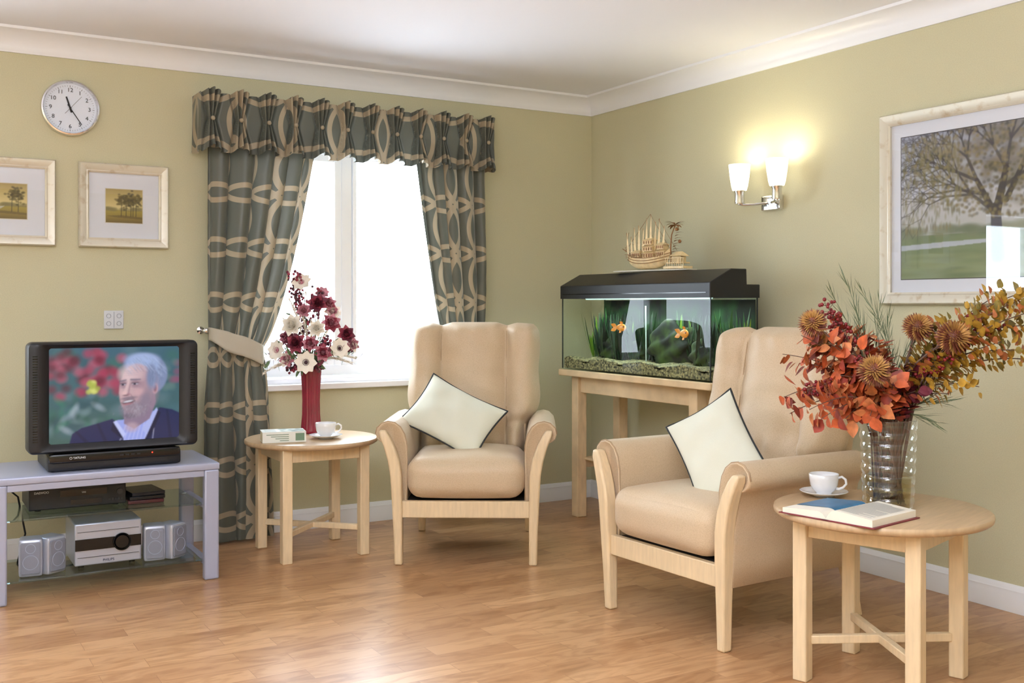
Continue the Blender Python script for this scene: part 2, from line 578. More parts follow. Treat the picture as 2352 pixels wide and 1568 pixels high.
structure('wall_front', mb, M_WALL, 'pale olive green papered wall', 'wall')
mb = MB(); mb.box2((RX0-.2, RY0-.2, -.1), (.2, T, 0))
structure('floor', mb, M_FLOOR, 'warm oak-look laminate strip floor', 'floor')
mb = MB(); mb.box2((RX0-.2, RY0-.2, CH), (.2, T, CH+.1))
structure('ceiling', mb, M_CEIL, 'white painted ceiling', 'ceiling')

prof = [(0, 2.300), (.010, 2.300), (.012, 2.308)]
for k in range(9):
    a = radians(90*k/8)
    prof.append((.014+.083*(1-cos(a)), 2.312+.075*sin(a)))
prof += [(.105, 2.388), (.107, 2.40)]
def sweep_profile(prof, p0, p1, inward, miter0=0, miter1=0):
    mb = MB(); p0 = Vector(p0); p1 = Vector(p1); t = (p1-p0).normalized(); inw = Vector(inward)
    vs = []
    for (d, z) in prof: vs.append(p0+t*(d*miter0)+inw*d+Vector((0, 0, z)))
    for (d, z) in prof: vs.append(p1-t*(d*miter1)+inw*d+Vector((0, 0, z)))
    n = len(prof)
    mb.add(vs, [(i, i+1, n+i+1, n+i) for i in range(n-1)])
    return mb
structure('trim_1', sweep_profile(prof, (RX0, -.0005, 0), (0, -.0005, 0), (0, -1, 0), 0, 1), M_TRIM, 'white coved plaster cornice', 'cornice')
structure('trim_2', sweep_profile(prof, (-.0005, RY0, 0), (-.0005, 0, 0), (-1, 0, 0), 0, 1), M_TRIM, 'white coved plaster cornice', 'cornice')
bprof = [(0, 0), (.018, 0), (.018, .068), (.015, .074), (.015, .082), (.011, .087), (.009, .096), (.004, .102), (0, .103)]
structure('baseboard_back', sweep_profile(bprof, (RX0, -.0005, 0.0005), (0, -.0005, 0.0005), (0, -1, 0), 0, 1), M_TRIM, 'white moulded skirting board', 'baseboard')
structure('baseboard_right', sweep_profile(bprof, (-.0005, RY0, 0.0005), (-.0005, 0, 0.0005), (-1, 0, 0), 0, 1), M_TRIM, 'white moulded skirting board', 'baseboard')

def window(name, w, label):
    x0, x1, z0, z1 = w
    e = root(name, ((x0+x1)/2, .12, z0))
    top(e, label, 'window', kind='structure')
    hw = (x1-x0)/2; H = z1-z0
    mb = MB()
    def fr(xa, xb, za, zb, t, ya, yb):
        mb.box2((xa, ya, za), (xa+t, yb, zb)); mb.box2((xb-t, ya, za), (xb, yb, zb))
        mb.box2((xa+t, ya, za), (xb-t, yb, za+t)); mb.box2((xa+t, ya, zb-t), (xb-t, yb, zb))
    fr(-hw, hw, .03, H, .06, 0, .07)
    mb.box2((-.03, 0, .09), (.03, .07, H-.06))
    mk('frame', mb, M_UPVC, e, bevel=.004)
    mb = MB(); fr(-hw+.055, -.035, .085, H-.055, .040, -.015, .06)
    mk('casement', mb, M_UPVC, e, bevel=.004)
    mb = MB(); fr(.035, hw-.055, .085, H-.055, .022, -.005, .06)
    mk('casement', mb, M_UPVC, e, bevel=.004)
    for a, b in ((-hw+.09, -.07), (.055, hw-.075)):
        mb = MB(); mb.add([(a, .03, .12), (b, .03, .12), (b, .03, H-.07), (a, .03, H-.07)], [(0, 1, 2, 3)]); mk('glass_pane', mb, M_GLASS, e)
    mb = MB(); mb.box2((-hw-.04, -.17, -.028), (hw+.04, -.1205, .003)); mb.box2((-hw+.001, -.1205, 0.0005), (hw-.001, .0, .03))
    mk('window_sill', mb, M_TRIM, e, bevel=.005, bseg=3)
    mb = MB()
    mb.box2((-hw-.0005, -.119, .031), (-hw+.006, -.0005, H)); mb.box2((hw-.006, -.119, .031), (hw+.0005, -.0005, H)); mb.box2((-hw+.006, -.119, H-.006), (hw-.006, -.0005, H+.0005))
    mk('reveal_lining', mb, M_TRIM, e)
    return e
window('window_1', W1, 'white framed two-light window with bright daylight')
window('window_2', W2, 'white framed two-light window')

# ------------------------------------------------------------------ curtains
def set_uv(ob, uvs):
    me = ob.data
    ul = me.uv_layers.new(name='UVMap')
    li = np.zeros(len(me.loops), dtype=np.int32); me.loops.foreach_get('vertex_index', li)
    ul.data.foreach_set('uv', np.array(uvs)[li].ravel())

def curtain(side, outer, top_in, tie_in, bot_in, label):
    zt, zb, ztie = 2.0, .012, .945
    mb = MB(); uvs = []
    nu, nv = 200, 90
    def fn(a, b):
        z = zt+(zb-zt)*b
        if z > ztie:
            k = (z-ztie)/(zt-.06-ztie); k = max(0, min(1.05, k)); w = tie_in+(top_in-tie_in)*k**.68; o = outer
        else:
            k = min(1, (ztie-z)/ztie); w = tie_in+(bot_in-tie_in)*min(1, k*1.3)**.6; o = outer-side*.03*k
        kk = abs(z-ztie)
        amp = .012+.036*min(1, kk/.45)
        x = o+(w-o)*a
        nf = 5.5
        ph = 2*pi*(nf*a+.22*sin(2*pi*a*1.3+.5))
        sn = sin(ph); sn = math.copysign(abs(sn)**.8, sn)
        am = amp*(.72+.34*sin(4.3*a+1.2))
        if side > 0: am *= min(1, .30+a*2.2)
        y = -.122+am*(.85*sn+.25*sin(2*ph+1.2*b*3))+.005*sin(9*a+5*b)
        g = math.exp(-(kk/.10)**2)
        y -= .012*g*sin(pi*a)
        x += side*.028*cos(ph)*min(1, kk/.3)*(1-a*.3)*min(1, a*8)*min(1, (1-a)*8)
        x = x if z > ztie else x+side*.012*sin(ph*.5+7*b)*min(1, kk/.3)
        uvs.append((a*1.0*side, z))
        return (x, y, z)
    mb.grid(fn, nu, nv)
    ob = mk('curtain', mb, M_CURT, sharp=0)
    set_uv(ob, uvs)
    top(ob, label, 'curtain', group='window curtains')
    tb = MB()
    xa, xb = outer+side*.006, tie_in+side*.002
    def band(a, b):
        ang = 2*pi*a
        cx, hx = (xa+xb)/2, abs(xb-xa)/2
        t = (cos(ang)+1)/2
        cs = math.copysign(abs(cos(ang))**.8, cos(ang))
        x = cx+side*hx*cs
        y = -.122-.052*math.copysign(abs(sin(ang))**.5, sin(ang))-.003*sin(14*t)
        wd = .062+.036*min(1, t*3)
        z = 1.020-.110*t+(b-.5)*wd
        return (x, y, z)
    tb.grid(band, 96, 6, cu=True)
    t = mk('tieback', tb, M_TIE, ob, sharp=0); t['label'] = 'plain taupe fabric tieback'
    sm = t.modifiers.new('s', 'SOLIDIFY'); sm.thickness = .004
    hb = MB(); hx = outer-side*.008
    hb.lathe([(0, 0), (.018, 0), (.018, .004), (.006, .008), (.005, .095), (.009, .10), (.015, .108), (.015, .114), (.009, .122), (0, .124)], 20,
             Matrix.Translation((hx, 0, 1.035)) @ Matrix.Rotation(pi/2, 4, 'X'))
    h = mk('holdback', hb, M_CHROME, ob); h['label'] = 'round chrome curtain holdback'
    return ob
curtain(1, -2.335, -1.80, -2.075, -2.01, 'floor-length grey-green curtain with interlaced oval pattern beside television')
curtain(-1, -.795, -1.235, -1.055, -1.10, 'grey-green curtain with interlaced oval pattern behind armchair')

# pelmet
def pelmet():
    x0, x1, yf = -2.385, -.780, -.178
    L = x1-x0; dep = .160; tot = L+2*dep
    pc = [x0+.05+i*(L-.10)/11 for i in range(12)]
    mb = MB(); uvs = []
    bt = .47
    def fn(a, b):
        s = a*tot
        z = 2.180-.275*b
        if s < dep: x, y, nx = x0, -.012-s*((-yf-.012)/dep), -1
        elif s > dep+L: x, y, nx = x1, yf+(s-dep-L)*((-yf-.012)/dep), 1
        else: x, y, nx = x0+s-dep, yf, 0
        out = 0; dz = 0
        k = (x-pc[0])/((L-.10)/11)
        if nx == 0:
            v = min(1, abs(b-bt)/.47)
            for i, c in enumerate(pc):
                d = x-c
                if abs(d) > .09: continue
                wd = .008+.020*v**.8
                q = d/wd
                if abs(q) < 1.5:
                    rip = abs(cos(pi*q))**.6
                    h = .022+.036*v
                    out += h*rip*(1-.28*min(1, abs(q)))
                    dz += (1-(q/1.5)**2)*(.018*max(0, (b-.7)/.3)+.016*max(0, (.25-b)/.25))*(.7+.3*rip)
                aq = abs(d)-1.5*wd
                if aq > 0: out -= .018*math.exp(-(aq/.010)**2)
            scal = abs(sin(pi*k))
            dz -= .014*max(0, (b-.5)*2)*scal
            dz -= .004*max(0, (.3-b)*3)*scal
            out += (.016*max(0, (b-.5)*2)+.008*max(0, (.45-b)*2))*scal
        else:
            out = .010*sin(s*60)*b
            dz = -.012*b*abs(sin(s*24))
        uvs.append((s*.98+.13, z*1.0+.06))
        return (x+nx*out, y-(out if nx == 0 else 0), z+dz)
    mb.grid(fn, 1200, 26)
    ob = mk('curtain_pelmet', mb, M_CURT, sharp=0)
    set_uv(ob, uvs)
    top(ob, 'grey-green pleated fabric pelmet with covered buttons above window', 'pelmet')
    for c in pc:
        b = MB(); b.ball((c, yf-.028, 2.180-.275*bt), (.011, .008, .011), 12, 8)
        o = mk('button', b, M_BTN, ob)
        if c == pc[0]: o['label'] = 'fabric covered button'
    r = MB(); r.box2((x0+.01, -.155, 2.14), (x1-.01, -.001, 2.155))
    mk('pelmet_board', r, M_TRIM, ob)
pelmet()

# ------------------------------------------------------------------ clock
def clock():
    e = root('wall_clock', (-2.942, 0, 2.069))
    top(e, 'round white-faced wall clock with silver rim', 'clock')
    RX = Matrix.Rotation(pi/2, 4, 'X')
    mb = MB(); mb.lathe([(.114, .008), (.115, .030), (.119, .036), (.125, .034), (.128, .026), (.127, .002), (.05, .002)], 72, RX)
    mk('rim', mb, M_CHROME, e)
    mb = MB(); mb.lathe([(0, .012), (.116, .012)], 64, RX)
    mk('clock_face', mb, pmat('clock_face', C(230, 238, 254), .4), e)
    for h in range(1, 13):
        a = radians(30*h)
        text(str(h), .026, M_INK, e, (.084*sin(a), -.0135, .084*cos(a)), name='numeral')
    mb = MB()
    for k in range(60):
        a = radians(6*k); l = .006 if k % 5 else .009
        M = Matrix.Rotation(a, 4, 'Y')
        mb.box((0, -.0132, .106-l/2), (.0016 if k % 5 == 0 else .0008, .0006, l), M)
    mk('minute_marks', mb, M_INK, e)
    def hand(name, ang, L, w, y, tail=.02):
        mb = MB(); M = Matrix.Rotation(radians(ang), 4, 'Y')
        mb.add([(-w/2, y, -tail), (w/2, y, -tail), (w*.35, y, L), (-w*.35, y, L), (-w/2, y-.001, -tail), (w/2, y-.001, -tail), (w*.35, y-.001, L), (-w*.35, y-.001, L)],
               [(0, 1, 2, 3), (7, 6, 5, 4), (0, 4, 5, 1), (1, 5, 6, 2), (2, 6, 7, 3), (3, 7, 4, 0)], M)
        mk(name, mb, M_INK, e)
    hand('hour_hand', -18, .055, .009, -.016)
    hand('minute_hand', 146, .088, .0045, -.0185)
    hand('second_hand', 41, .075, .0016, -.021, .035)
    mb = MB(); mb.ball((0, -.02, 0), (.005, .004, .005)); mk('hub', mb, M_INK, e)
clock()

# ------------------------------------------------------------------ pictures
M_FRAME = pmat('champagne_frame', C(218, 213, 198), .36, metal=.3, col2=C(190, 170, 138), nscale=26, stretch=(1, 1, 1))
def warp_ramp(m, a, b):
    for n in m.node_tree.nodes:
        if n.type == 'VALTORGB': n.color_ramp.elements[0].position = a; n.color_ramp.elements[1].position = b
warp_ramp(M_FRAME, .54, .78)
M_MAT = pmat('mount_card', C(226, 231, 244), .8)
M_PRINT = vcolmat('art_print', .6)
def framed(name, W, H, fw, canvas, cw, chh, loc, rz, label, depth=.03, mat2=None):
    e = root(name, loc, rz); top(e, label, 'picture')
    hw, hh = W/2, H/2; r = 0.0001
    mb = MB()
    mb.rloft([(hw, hh, r, -.002), (hw, hh, r, -depth*.7), (hw-fw*.12, hh-fw*.12, r, -depth), (hw-fw*.4, hh-fw*.4, r, -depth*.93),
              (hw-fw*.75, hh-fw*.75, r, -depth*.7), (hw-fw*.85, hh-fw*.85, r, -depth*.74), (hw-fw, hh-fw, r, -depth*.6), (hw-fw, hh-fw, r, -depth*.2)], nc=2)
    mk('frame', mb, M_FRAME, e, sharp=25)
    mb = MB(); mb.box2((-hw+fw*.9, -depth*.3, -hh+fw*.9), (hw-fw*.9, -.002, hh-fw*.9)); mk('mount', mb, mat2 or M_MAT, e)
    mb = MB(); t = .003
    mb.rloft([(cw/2+t, chh/2+t, r, -depth*.3-.0005), (cw/2+t, chh/2+t, r, -depth*.3-.0012), (cw/2, chh/2, r, -depth*.3-.0012)], nc=2)
    mk('mount_edge', mb, M_INK if W > .6 else pmat('bevel_line', C(205, 200, 186), .6), e)
    canvas.obj('picture_print', cw, chh, M_PRINT, e, (0, -depth*.3-.001, 0))
    mb = MB(); g = -depth*.5
    mb.add([(-hw+fw, g, -hh+fw), (hw-fw, g, -hh+fw), (hw-fw, g, hh-fw), (-hw+fw, g, hh-fw)], [(0, 1, 2, 3)])
    mk('glass', mb, M_GLASSP, e)
    return e

def small_landscape(seed):
    r = random.Random(seed)
    c = Canvas(110, 110, (206, 190, 120))
    c.vgrad(0, (166, 148, 86), .62, (222, 206, 146)); c.vgrad(.62, (168, 150, 62), 1, (106, 84, 34))
    for i in range(14): c.ell(r.random(), .60+r.uniform(-.03, .02), .1, .05, (120, 112, 70), .8, .6)
    TX = ((.42, .55, .68, .82, .74) if seed == 1 else (.62, .78))
    for tx in TX: c.seg((tx, .80), (tx+.01, .30), .010, .006, (48, 36, 20))
    for tx in ((.42, .55, .68, .84) if seed == 1 else (.66, .80)):
        for i in range(44):
            c.ell(tx+r.gauss(0, .07), .32+r.gauss(0, .10), .036, .030, r.choice([(80, 70, 28), (104, 88, 38), (58, 52, 24), (92, 80, 34)]), .9, .75)
    c.poly([(0, .80), (.4, .77), (1, .82), (1, .88), (.3, .84)], (84, 60, 28), .6)
    if seed == 2: c.poly([(0, .66), (.45, .64), (.35, .72), (0, .8)], (200, 200, 190), .7)
    c.blur(1)
    return c
framed('framed_picture', .405, .395, .045, small_landscape(1), .165, .158, (-2.703, 0, 1.628), 0, 'small framed print of autumn trees in champagne frame')['group'] = 'small framed prints'
framed('framed_picture', .405, .395, .045, small_landscape(2), .165, .158, (-3.207, 0, 1.628), 0, 'small framed print of trees beside water in champagne frame')['group'] = 'small framed prints'

def big_landscape():
    r = random.Random(12)
    A = 0.89/0.59
    c = Canvas(450, 300, (200, 202, 215), A)
    c.vgrad(0, (160, 168, 192), .45, (196, 200, 214)); c.vgrad(.45, (196, 198, 208), .70, (178, 182, 178)); c.vgrad(.70, (112, 128, 92), 1, (134, 148, 118))
    for i in range(60): c.ell(r.random(), .69+r.uniform(-.03, .01), .04, .03, r.choice([(116, 126, 102), (134, 138, 110), (94, 108, 84)]), .9, .6)
    c.poly([(0, .765), (.25, .75), (.5, .745), (.5, .765), (.2, .79), (0, .80)], (190, 198, 214), .8)
    for i in range(80): c.ell(r.random(), r.uniform(.8, 1), .07, .015, r.choice([(114, 130, 88), (140, 152, 112), (100, 116, 78)]), 1.2, .5)
    BR = (46, 42, 52)
    for i in range(420):
        c.ell(.60+r.gauss(0, .25), .18+r.gauss(0, .18), .028, .03, r.choice([(104, 96, 78), (122, 110, 82), (86, 84, 78), (114, 104, 72)]), 1.3, .42)
    def branch(x, y, ang, L, w, d):
        x2 = x+cos(ang)*L/A; y2 = y-sin(ang)*L
        c.seg((x, y), (x2, y2), w, w*.7, BR, .88)
        if d == 0: return
        for k in range(3 if d > 3 else 2):
            a2 = ang+r.uniform(.2, .75)*(-1)**k
            if k == 2: a2 = ang+r.uniform(-.2, .2)
            branch(x2, y2, a2, L*r.uniform(.70, .90), w*.64, d-1)
    c.seg((.50, .86), (.49, .55), .046, .036, BR)
    c.seg((.49, .60), (.54, .30), .034, .022, BR); c.seg((.49, .60), (.40, .36), .026, .017, BR); c.seg((.54, .5), (.64, .22), .022, .014, BR)
    for (x, y, an, L, w) in ((.49, .58, 2.5, .22, .015), (.40, .36, 2.0, .18, .014), (.54, .30, 1.4, .19, .015), (.64, .24, .9, .17, .012), (.45, .46, 2.9, .22, .013),
                             (.52, .42, .5, .21, .014), (.40, .36, 2.7, .21, .013), (.54, .30, 2.1, .18, .013), (.62, .28, .4, .20, .012)):
        branch(x, y, an, L, w, 5)
    for i in range(1300):
        a = r.random()*2*pi; q = sqrt(r.random())
        x = .54+.52*q*cos(a); y = .23+.38*q*sin(a)
        if x < 0 or x > 1 or y < 0: continue
        c.ell(x, y, .008, .011, r.choice([(90, 82, 50), (122, 108, 64), (66, 64, 50), (140, 128, 86)]), 1.0, .6)
    for i in range(320):
        c.ell(r.uniform(.0, .32), r.uniform(.04, .68), .005, .022, r.choice([(124, 118, 78), (142, 136, 100), (104, 100, 66)]), 1.2, .55)
    c.blur(1)
    return c
framed('framed_picture', 1.09, .80, .05, big_landscape(), .89, .59, (-.001, -2.725, 1.562), -pi/2,
       'large framed landscape print of a tree by water', depth=.035)

# control panel
e = root('control_panel', (-2.749, 0, 1.09)); top(e, 'small white square wall control panel with round buttons', 'control panel')
mb = MB(); mb.box2((-.044, -.008, -.043), (.044, .0, .043)); mk('plate', mb, M_PLASTW, e, bevel=.003)
mb = MB(); mb.box2((-.0006, -.0095, -.038), (.0006, -.0078, .038)); mk('divider', mb, M_GREYP, e)
for (x, z) in ((-.023, .018), (.023, .018), (-.023, -.018), (.023, -.018)):
    mb = MB(); mb.lathe([(0.009, .008), (.009, .0098), (.0104, .0098), (.0104, .008)], 24, Matrix.Translation((x, 0, z)) @ Matrix.Rotation(pi/2, 4, 'X')); mk('button', mb, M_GREYP, e)

# ------------------------------------------------------------------ sconce
def sconce():
    e = root('wall_lamp', (0, -1.535, 1.650)); top(e, 'chrome twin wall lamp with lit frosted glass shades', 'wall lamp')
    mb = MB(); mb.soft((-.016, -.0, 0), (.0155, .062, .036), .006, 6); mk('wall_plate', mb, M_CHROME, e)
    sh = pmat('lit_frosted_glass', C(255, 250, 235), .4, emis=C(255, 244, 215), estr=1.4)
    for sy in (.125, -.125):
        mb = MB()
        mb.tube([(-.03, sy*.15, .0), (-.07, sy*.4, -.006), (-.10, sy*.8, -.006), (-.11, sy, -.002), (-.11, sy, .02), (-.11, sy, .045)], .007, 10)
        mb.lathe([(.008, .0), (.022, .0), (.024, .01), (.022, .05), (.026, .058), (.026, .066), (.0, .066)], 24, o=(-.11, sy, .0))
        mk('lamp_arm', mb, M_CHROME, e)
        mb = MB()
        mb.lathe([(.02, .062), (.034, .064), (.040, .085), (.047, .13), (.053, .19), (.050, .19), (.044, .13), (.036, .085), (.02, .07)], 32, o=(-.11, sy, .0))
        mk('lamp_shade', mb, sh, e)
        ld = bpy.data.lights.new('bulb', 'POINT'); ld.energy = 1.6; ld.color = (1, .93, .72); ld.shadow_soft_size = .035
        lo = bpy.data.objects.new('bulb', ld); COL.objects.link(lo); lo.parent = e; lo.location = (-.11, sy, .185)
sconce()

# ------------------------------------------------------------------ tank + stand
TX0, TX1, TY0, TY1 = -.47, -.18, -1.61, -.39
def tank_stand():
    e = root('aquarium_stand', (-.26, (TY0+TY1)/2, 0)); top(e, 'light pine stand with low shelf under the aquarium', 'stand')
    hx, hy = .205, .61
    lx, ya, yb, w = .140, -.44, .545, .06
    for sx in (-1, 1):
        for y in (ya, yb):
            mb = MB(); mb.box((sx*lx, y, .385), (w, w, .77)); mk('leg', mb, M_PINE, e, bevel=.004)
    mb = MB(); mb.box((-.005, 0, .79), (2*hx+.03, 2*hy+.03, .035)); mk('stand_top', mb, M_PINE, e, bevel=.005)
    yc = (ya+yb)/2; ln = yb-ya-w
    for sx in (-1, 1):
        mb = MB(); mb.box((sx*lx, yc, .725), (.025, ln, .085)); mk('rail', mb, M_PINE, e, bevel=.003)
    for y in (ya, yb):
        mb = MB(); mb.box((0, y, .725), (2*lx-w, .025, .085)); mk('rail', mb, M_PINE, e, bevel=.003)
        mb = MB(); mb.box((0, y, .29), (2*lx-w, .03, .045)); mk('rail', mb, M_PINE, e, bevel=.003)
    mb = MB(); mb.box((0, yc, .3195), (2*lx-.03, ln+.05, .014)); mk('shelf', mb, M_PINE, e, bevel=.003)
tank_stand()
def aquarium():
    z0 = .8085; z1 = 1.205
    cx, cy = (TX0+TX1)/2, (TY0+TY1)/2; hx, hy = (TX1-TX0)/2, (TY1-TY0)/2
    e = root('aquarium', (cx, cy, z0)); top(e, 'glass fish tank with black hood on pine stand', 'aquarium')
    H = z1-z0; t = .005
    mb = MB()
    mb.box2((-hx, -hy, 0), (hx, hy, t))
    for (a, b) in (((-hx, -hy), (-hx, hy)), ((hx, hy), (hx, -hy)), ((hx, -hy), (-hx, -hy)), ((-hx, hy), (hx, hy))):
        mb.add([(a[0], a[1], t), (b[0], b[1], t), (b[0], b[1], H), (a[0], a[1], H)], [(0, 1, 2, 3)])
    mk('tank_glass', mb, M_TANKG, e)
    for sx in (-1, 1):
        for sy in (-1, 1):
            mb = MB(); mb.box((sx*(hx-.003), sy*(hy-.003), H/2), (.005, .005, H-.01)); mk('corner_seal', mb, M_BLACKP, e)
    bgm, nt, out = newmat('aquarium_backdrop')
    b = N(nt, 'ShaderNodeBsdfPrincipled'); b.inputs['Roughness'].default_value = .8
    tc = N(nt, 'ShaderNodeTexCoord'); nz = N(nt, 'ShaderNodeTexNoise'); nz.inputs['Scale'].default_value = 7; nz.inputs['Detail'].default_value = 6
    nt.links.new(tc.outputs['Object'], nz.inputs['Vector'])
    cr = N(nt, 'ShaderNodeValToRGB'); cr.color_ramp.elements[0].position = .42; cr.color_ramp.elements[1].position = .75
    cr.color_ramp.elements[0].color = C(6, 20, 15); cr.color_ramp.elements[1].color = C(44, 92, 44)
    nt.links.new(nz.outputs['Fac'], cr.inputs['Fac']); nt.links.new(cr.outputs[0], b.inputs['Base Color']); nt.links.new(b.outputs[0], out.inputs[0])
    mb = MB(); mb.box2((hx-.012, -hy+.008, .01), (hx-.008, hy-.008, H-.02)); mk('backdrop', mb, bgm, e)
    mb = MB(); mb.add([(-hx+t, -hy+t, H-.034), (hx-.014, -hy+t, H-.034), (hx-.014, hy-t, H-.034), (-hx+t, hy-t, H-.034)], [(0, 1, 2, 3)])
    mk('water', mb, glassmat('water_surface', (.80, .97, .95, 1), .12, .02), e)
    prof = [(-hx-.008, H-.012), (-hx-.008, H+.058), (-hx+.12, H+.122), (-hx+.213, H+.122), (-hx+.216, H+.05), (hx+.006, H+.05), (hx+.006, H-.012)]
    mb = MB(); n = len(prof); ya, yb = -hy-.006, hy+.006
    vs = [(x, ya, z) for x, z in prof]+[(x, yb, z) for x, z in prof]
    mb.add(vs, [tuple(range(n)), tuple(range(n, 2*n))[::-1]]+[(i, n+i, n+(i+1) % n, (i+1) % n) for i in range(n-1)])
    mb.add([(prof[0][0], ya, H+.0), (prof[0][0], yb, H+.0), (prof[-1][0], yb, H+.0), (prof[-1][0], ya, H+.0)], [(0, 1, 2, 3)])
    h = mk('hood', mb, M_BLACKP, e, bevel=.004, bseg=3); h['label'] = 'black plastic sloped hood'
    mb = MB(); mb.box2((-hx-.010, -hy+.02, H+.010), (-hx-.0075, hy-.02, H+.014)); mk('hood_ridge', mb, M_BLACKG, e)
    mb = MB(); mb.tube([(-.05, -hy+.1, H-.010), (-.05, hy-.1, H-.010)], .008, 12)
    mk('lamp_tube', mb, pmat('tube_light', (1, 1, 1, 1), .5, emis=(.70, 1, .95, 1), estr=.8), e)
    ld = bpy.data.lights.new('aquarium_light', 'AREA'); ld.shape = 'RECTANGLE'; ld.size = .12; ld.size_y = 1.0; ld.energy = 4.0; ld.color = (.80, 1, .90)
    lo = bpy.data.objects.new('aquarium_light', ld); COL.objects.link(lo); lo.parent = e; lo.location = (-.03, 0, H-.038)
    gm, nt, out = newmat('gravel'); b = N(nt, 'ShaderNodeBsdfPrincipled'); b.inputs['Roughness'].default_value = .7
    tc = N(nt, 'ShaderNodeTexCoord'); vo = N(nt, 'ShaderNodeTexVoronoi'); vo.inputs['Scale'].default_value = 110
    nt.links.new(tc.outputs['Object'], vo.inputs['Vector'])
    sx = N(nt, 'ShaderNodeSeparateColor'); nt.links.new(vo.outputs['Color'], sx.inputs[0])
    cr = N(nt, 'ShaderNodeValToRGB'); cr.color_ramp.elements[0].color = C(48, 44, 26); cr.color_ramp.elements[1].color = C(170, 156, 110)
    nt.links.new(sx.outputs[0], cr.inputs['Fac']); nt.links.new(cr.outputs[0], b.inputs['Base Color'])
    bp = N(nt, 'ShaderNodeBump'); bp.inputs['Strength'].default_value = 1; bp.inputs['Distance'].default_value = .004; bp.invert = True
    nt.links.new(vo.outputs['Distance'], bp.inputs['Height']); nt.links.new(bp.outputs[0], b.inputs['Normal']); nt.links.new(b.outputs[0], out.inputs[0])
    mb = MB(); mb.soft((-.004, 0, .034), (hx-.012, hy-.008, .028), .006, 40, fn=lambda o, u: [o[0], o[1], o[2]+(.008*sin(o[1]*19)*cos(o[0]*25)+.004*sin(o[1]*60) if u[2] > .5 else 0)])
    g = mk('gravel', mb, gm, e); g['label'] = 'coarse olive and buff gravel'; g['kind'] = 'stuff'
    rk = pmat('dark_rock', C(12, 20, 14), .8, col2=C(72, 96, 36), nscale=12)
    warp_ramp(rk, .42, .72)
    def rock(cx_, cy_, rad, nm='aquarium_rock'):
        mb = MB()
        def f(a, b):
            th = 2*pi*a; ph = pi*(b-.5)
            d = Vector((cos(ph)*cos(th), cos(ph)*sin(th), sin(ph)))
            k = 1+.18*sin(5*d.x+3*cy_*9)*cos(4*d.y)+.12*sin(9*d.z+6*d.y+cy_*5)
            return (d.x*rad[0]*k, d.y*rad[1]*k, d.z*rad[2]*k)
        mb.grid(f, 32, 20, cu=True)
        o = mk(nm, mb, rk, loc=(cx+cx_, cy+cy_, z0+.055+rad[2]*.75), sharp=0)
        top(o, 'dark algae-covered rock on aquarium gravel', 'rock', 'aquarium rocks')
    rock(.02, .36, (.05, .10, .07)); rock(.03, -.12, (.06, .17, .115))
    rock(.0, -.42, (.05, .09, .075)); rock(.04, .16, (.05, .08, .06))
    mb = MB(); mb.tube([(-.02, .02, .06), (-.02, .025, H-.05)], .0035, 8)
    mk('air_tube', mb, pmat('white_tube', C(185, 200, 196), .3), e)
    pm = [pmat('plant_green_a', C(44, 92, 40), .5), pmat('plant_green_b', C(112, 148, 44), .5)]
    dk = [pmat('plant_dark_a', C(12, 30, 18), .5), pmat('plant_dark_b', C(28, 58, 30), .5)]
    for (px_, py_, nn, hh, mm) in ((.05, .52, 22, .28, pm), (.0, .42, 34, .27, dk), (.0, .28, 40, .28, dk), (.0, .18, 34, .26, dk), (.04, .08, 32, .28, dk), (.02, .0, 26, .26, dk), (.03, -.28, 30, .26, dk),
                                   (-.02, -.42, 34, .26, dk), (.06, -.55, 26, .30, pm), (.05, -.36, 26, .28, dk), (-.02, -.50, 26, .20, dk), (.06, .33, 18, .28, pm), (.07, -.15, 22, .28, pm)):
        mb = MB()
        for i in range(nn):
            mb.mi = i % 2
            a = random.random()*2*pi; d = Vector((.25*cos(a), .38*sin(a), 1))
            mb.leaf((random.gauss(0, .01), random.gauss(0, .035), 0), d, (cos(a), sin(a), 0.1), hh*random.uniform(.45, 1.0), .018, random.uniform(0, .2), 6)
        o = mk('aquarium_plant', mb, mm, loc=(cx+px_, cy+py_, z0+.055), sharp=0)
        top(o, ('bright' if mm is pm else 'dark')+' green ribbon-leaved water plant in aquarium gravel', 'plant', 'aquarium plants')
    fm = pmat('goldfish_orange', C(250, 150, 50), .35, noise=.2, nscale=60)
    for (fx, fy, fz, s, ry) in ((-.09, .14, .235, 1.1, 0.1), (-.09, -.36, .215, 1.2, -.2)):
        mb = MB()
        def f(a, b):
            th = 2*pi*a; x = -1+2*b
            w = .42*(1-x*x)**.6*(1-.25*x)
            return (.55*w*cos(th)*.035, x*.035, w*1.15*sin(th)*.035)
        mb.grid(f, 20, 20, cu=True)
        mb.leaf((0, .030, 0), (0, 1, .5), (1, 0, 0), .035, .022); mb.leaf((0, .030, 0), (0, 1, -.5), (1, 0, 0), .035, .022)
        mb.leaf((0, -.008, .012), (0, .7, 1), (1, 0, 0), .02, .02); mb.leaf((0, 0, -.012), (0, .7, -1), (1, 0, 0), .016, .014)
        o = mk('goldfish', mb, fm, loc=(cx+fx, cy+fy, z0+fz), sharp=0); o.scale = (s, s, s); o.rotation_euler = (0, 0, ry)
        top(o, 'orange goldfish swimming in aquarium', 'fish', 'goldfish in aquarium')
        mb = MB(); mb.ball((-.006, -.024, .004), .003); mb.ball((.006, -.024, .004), .003); mk('eye', mb, M_INK, o)
aquarium()

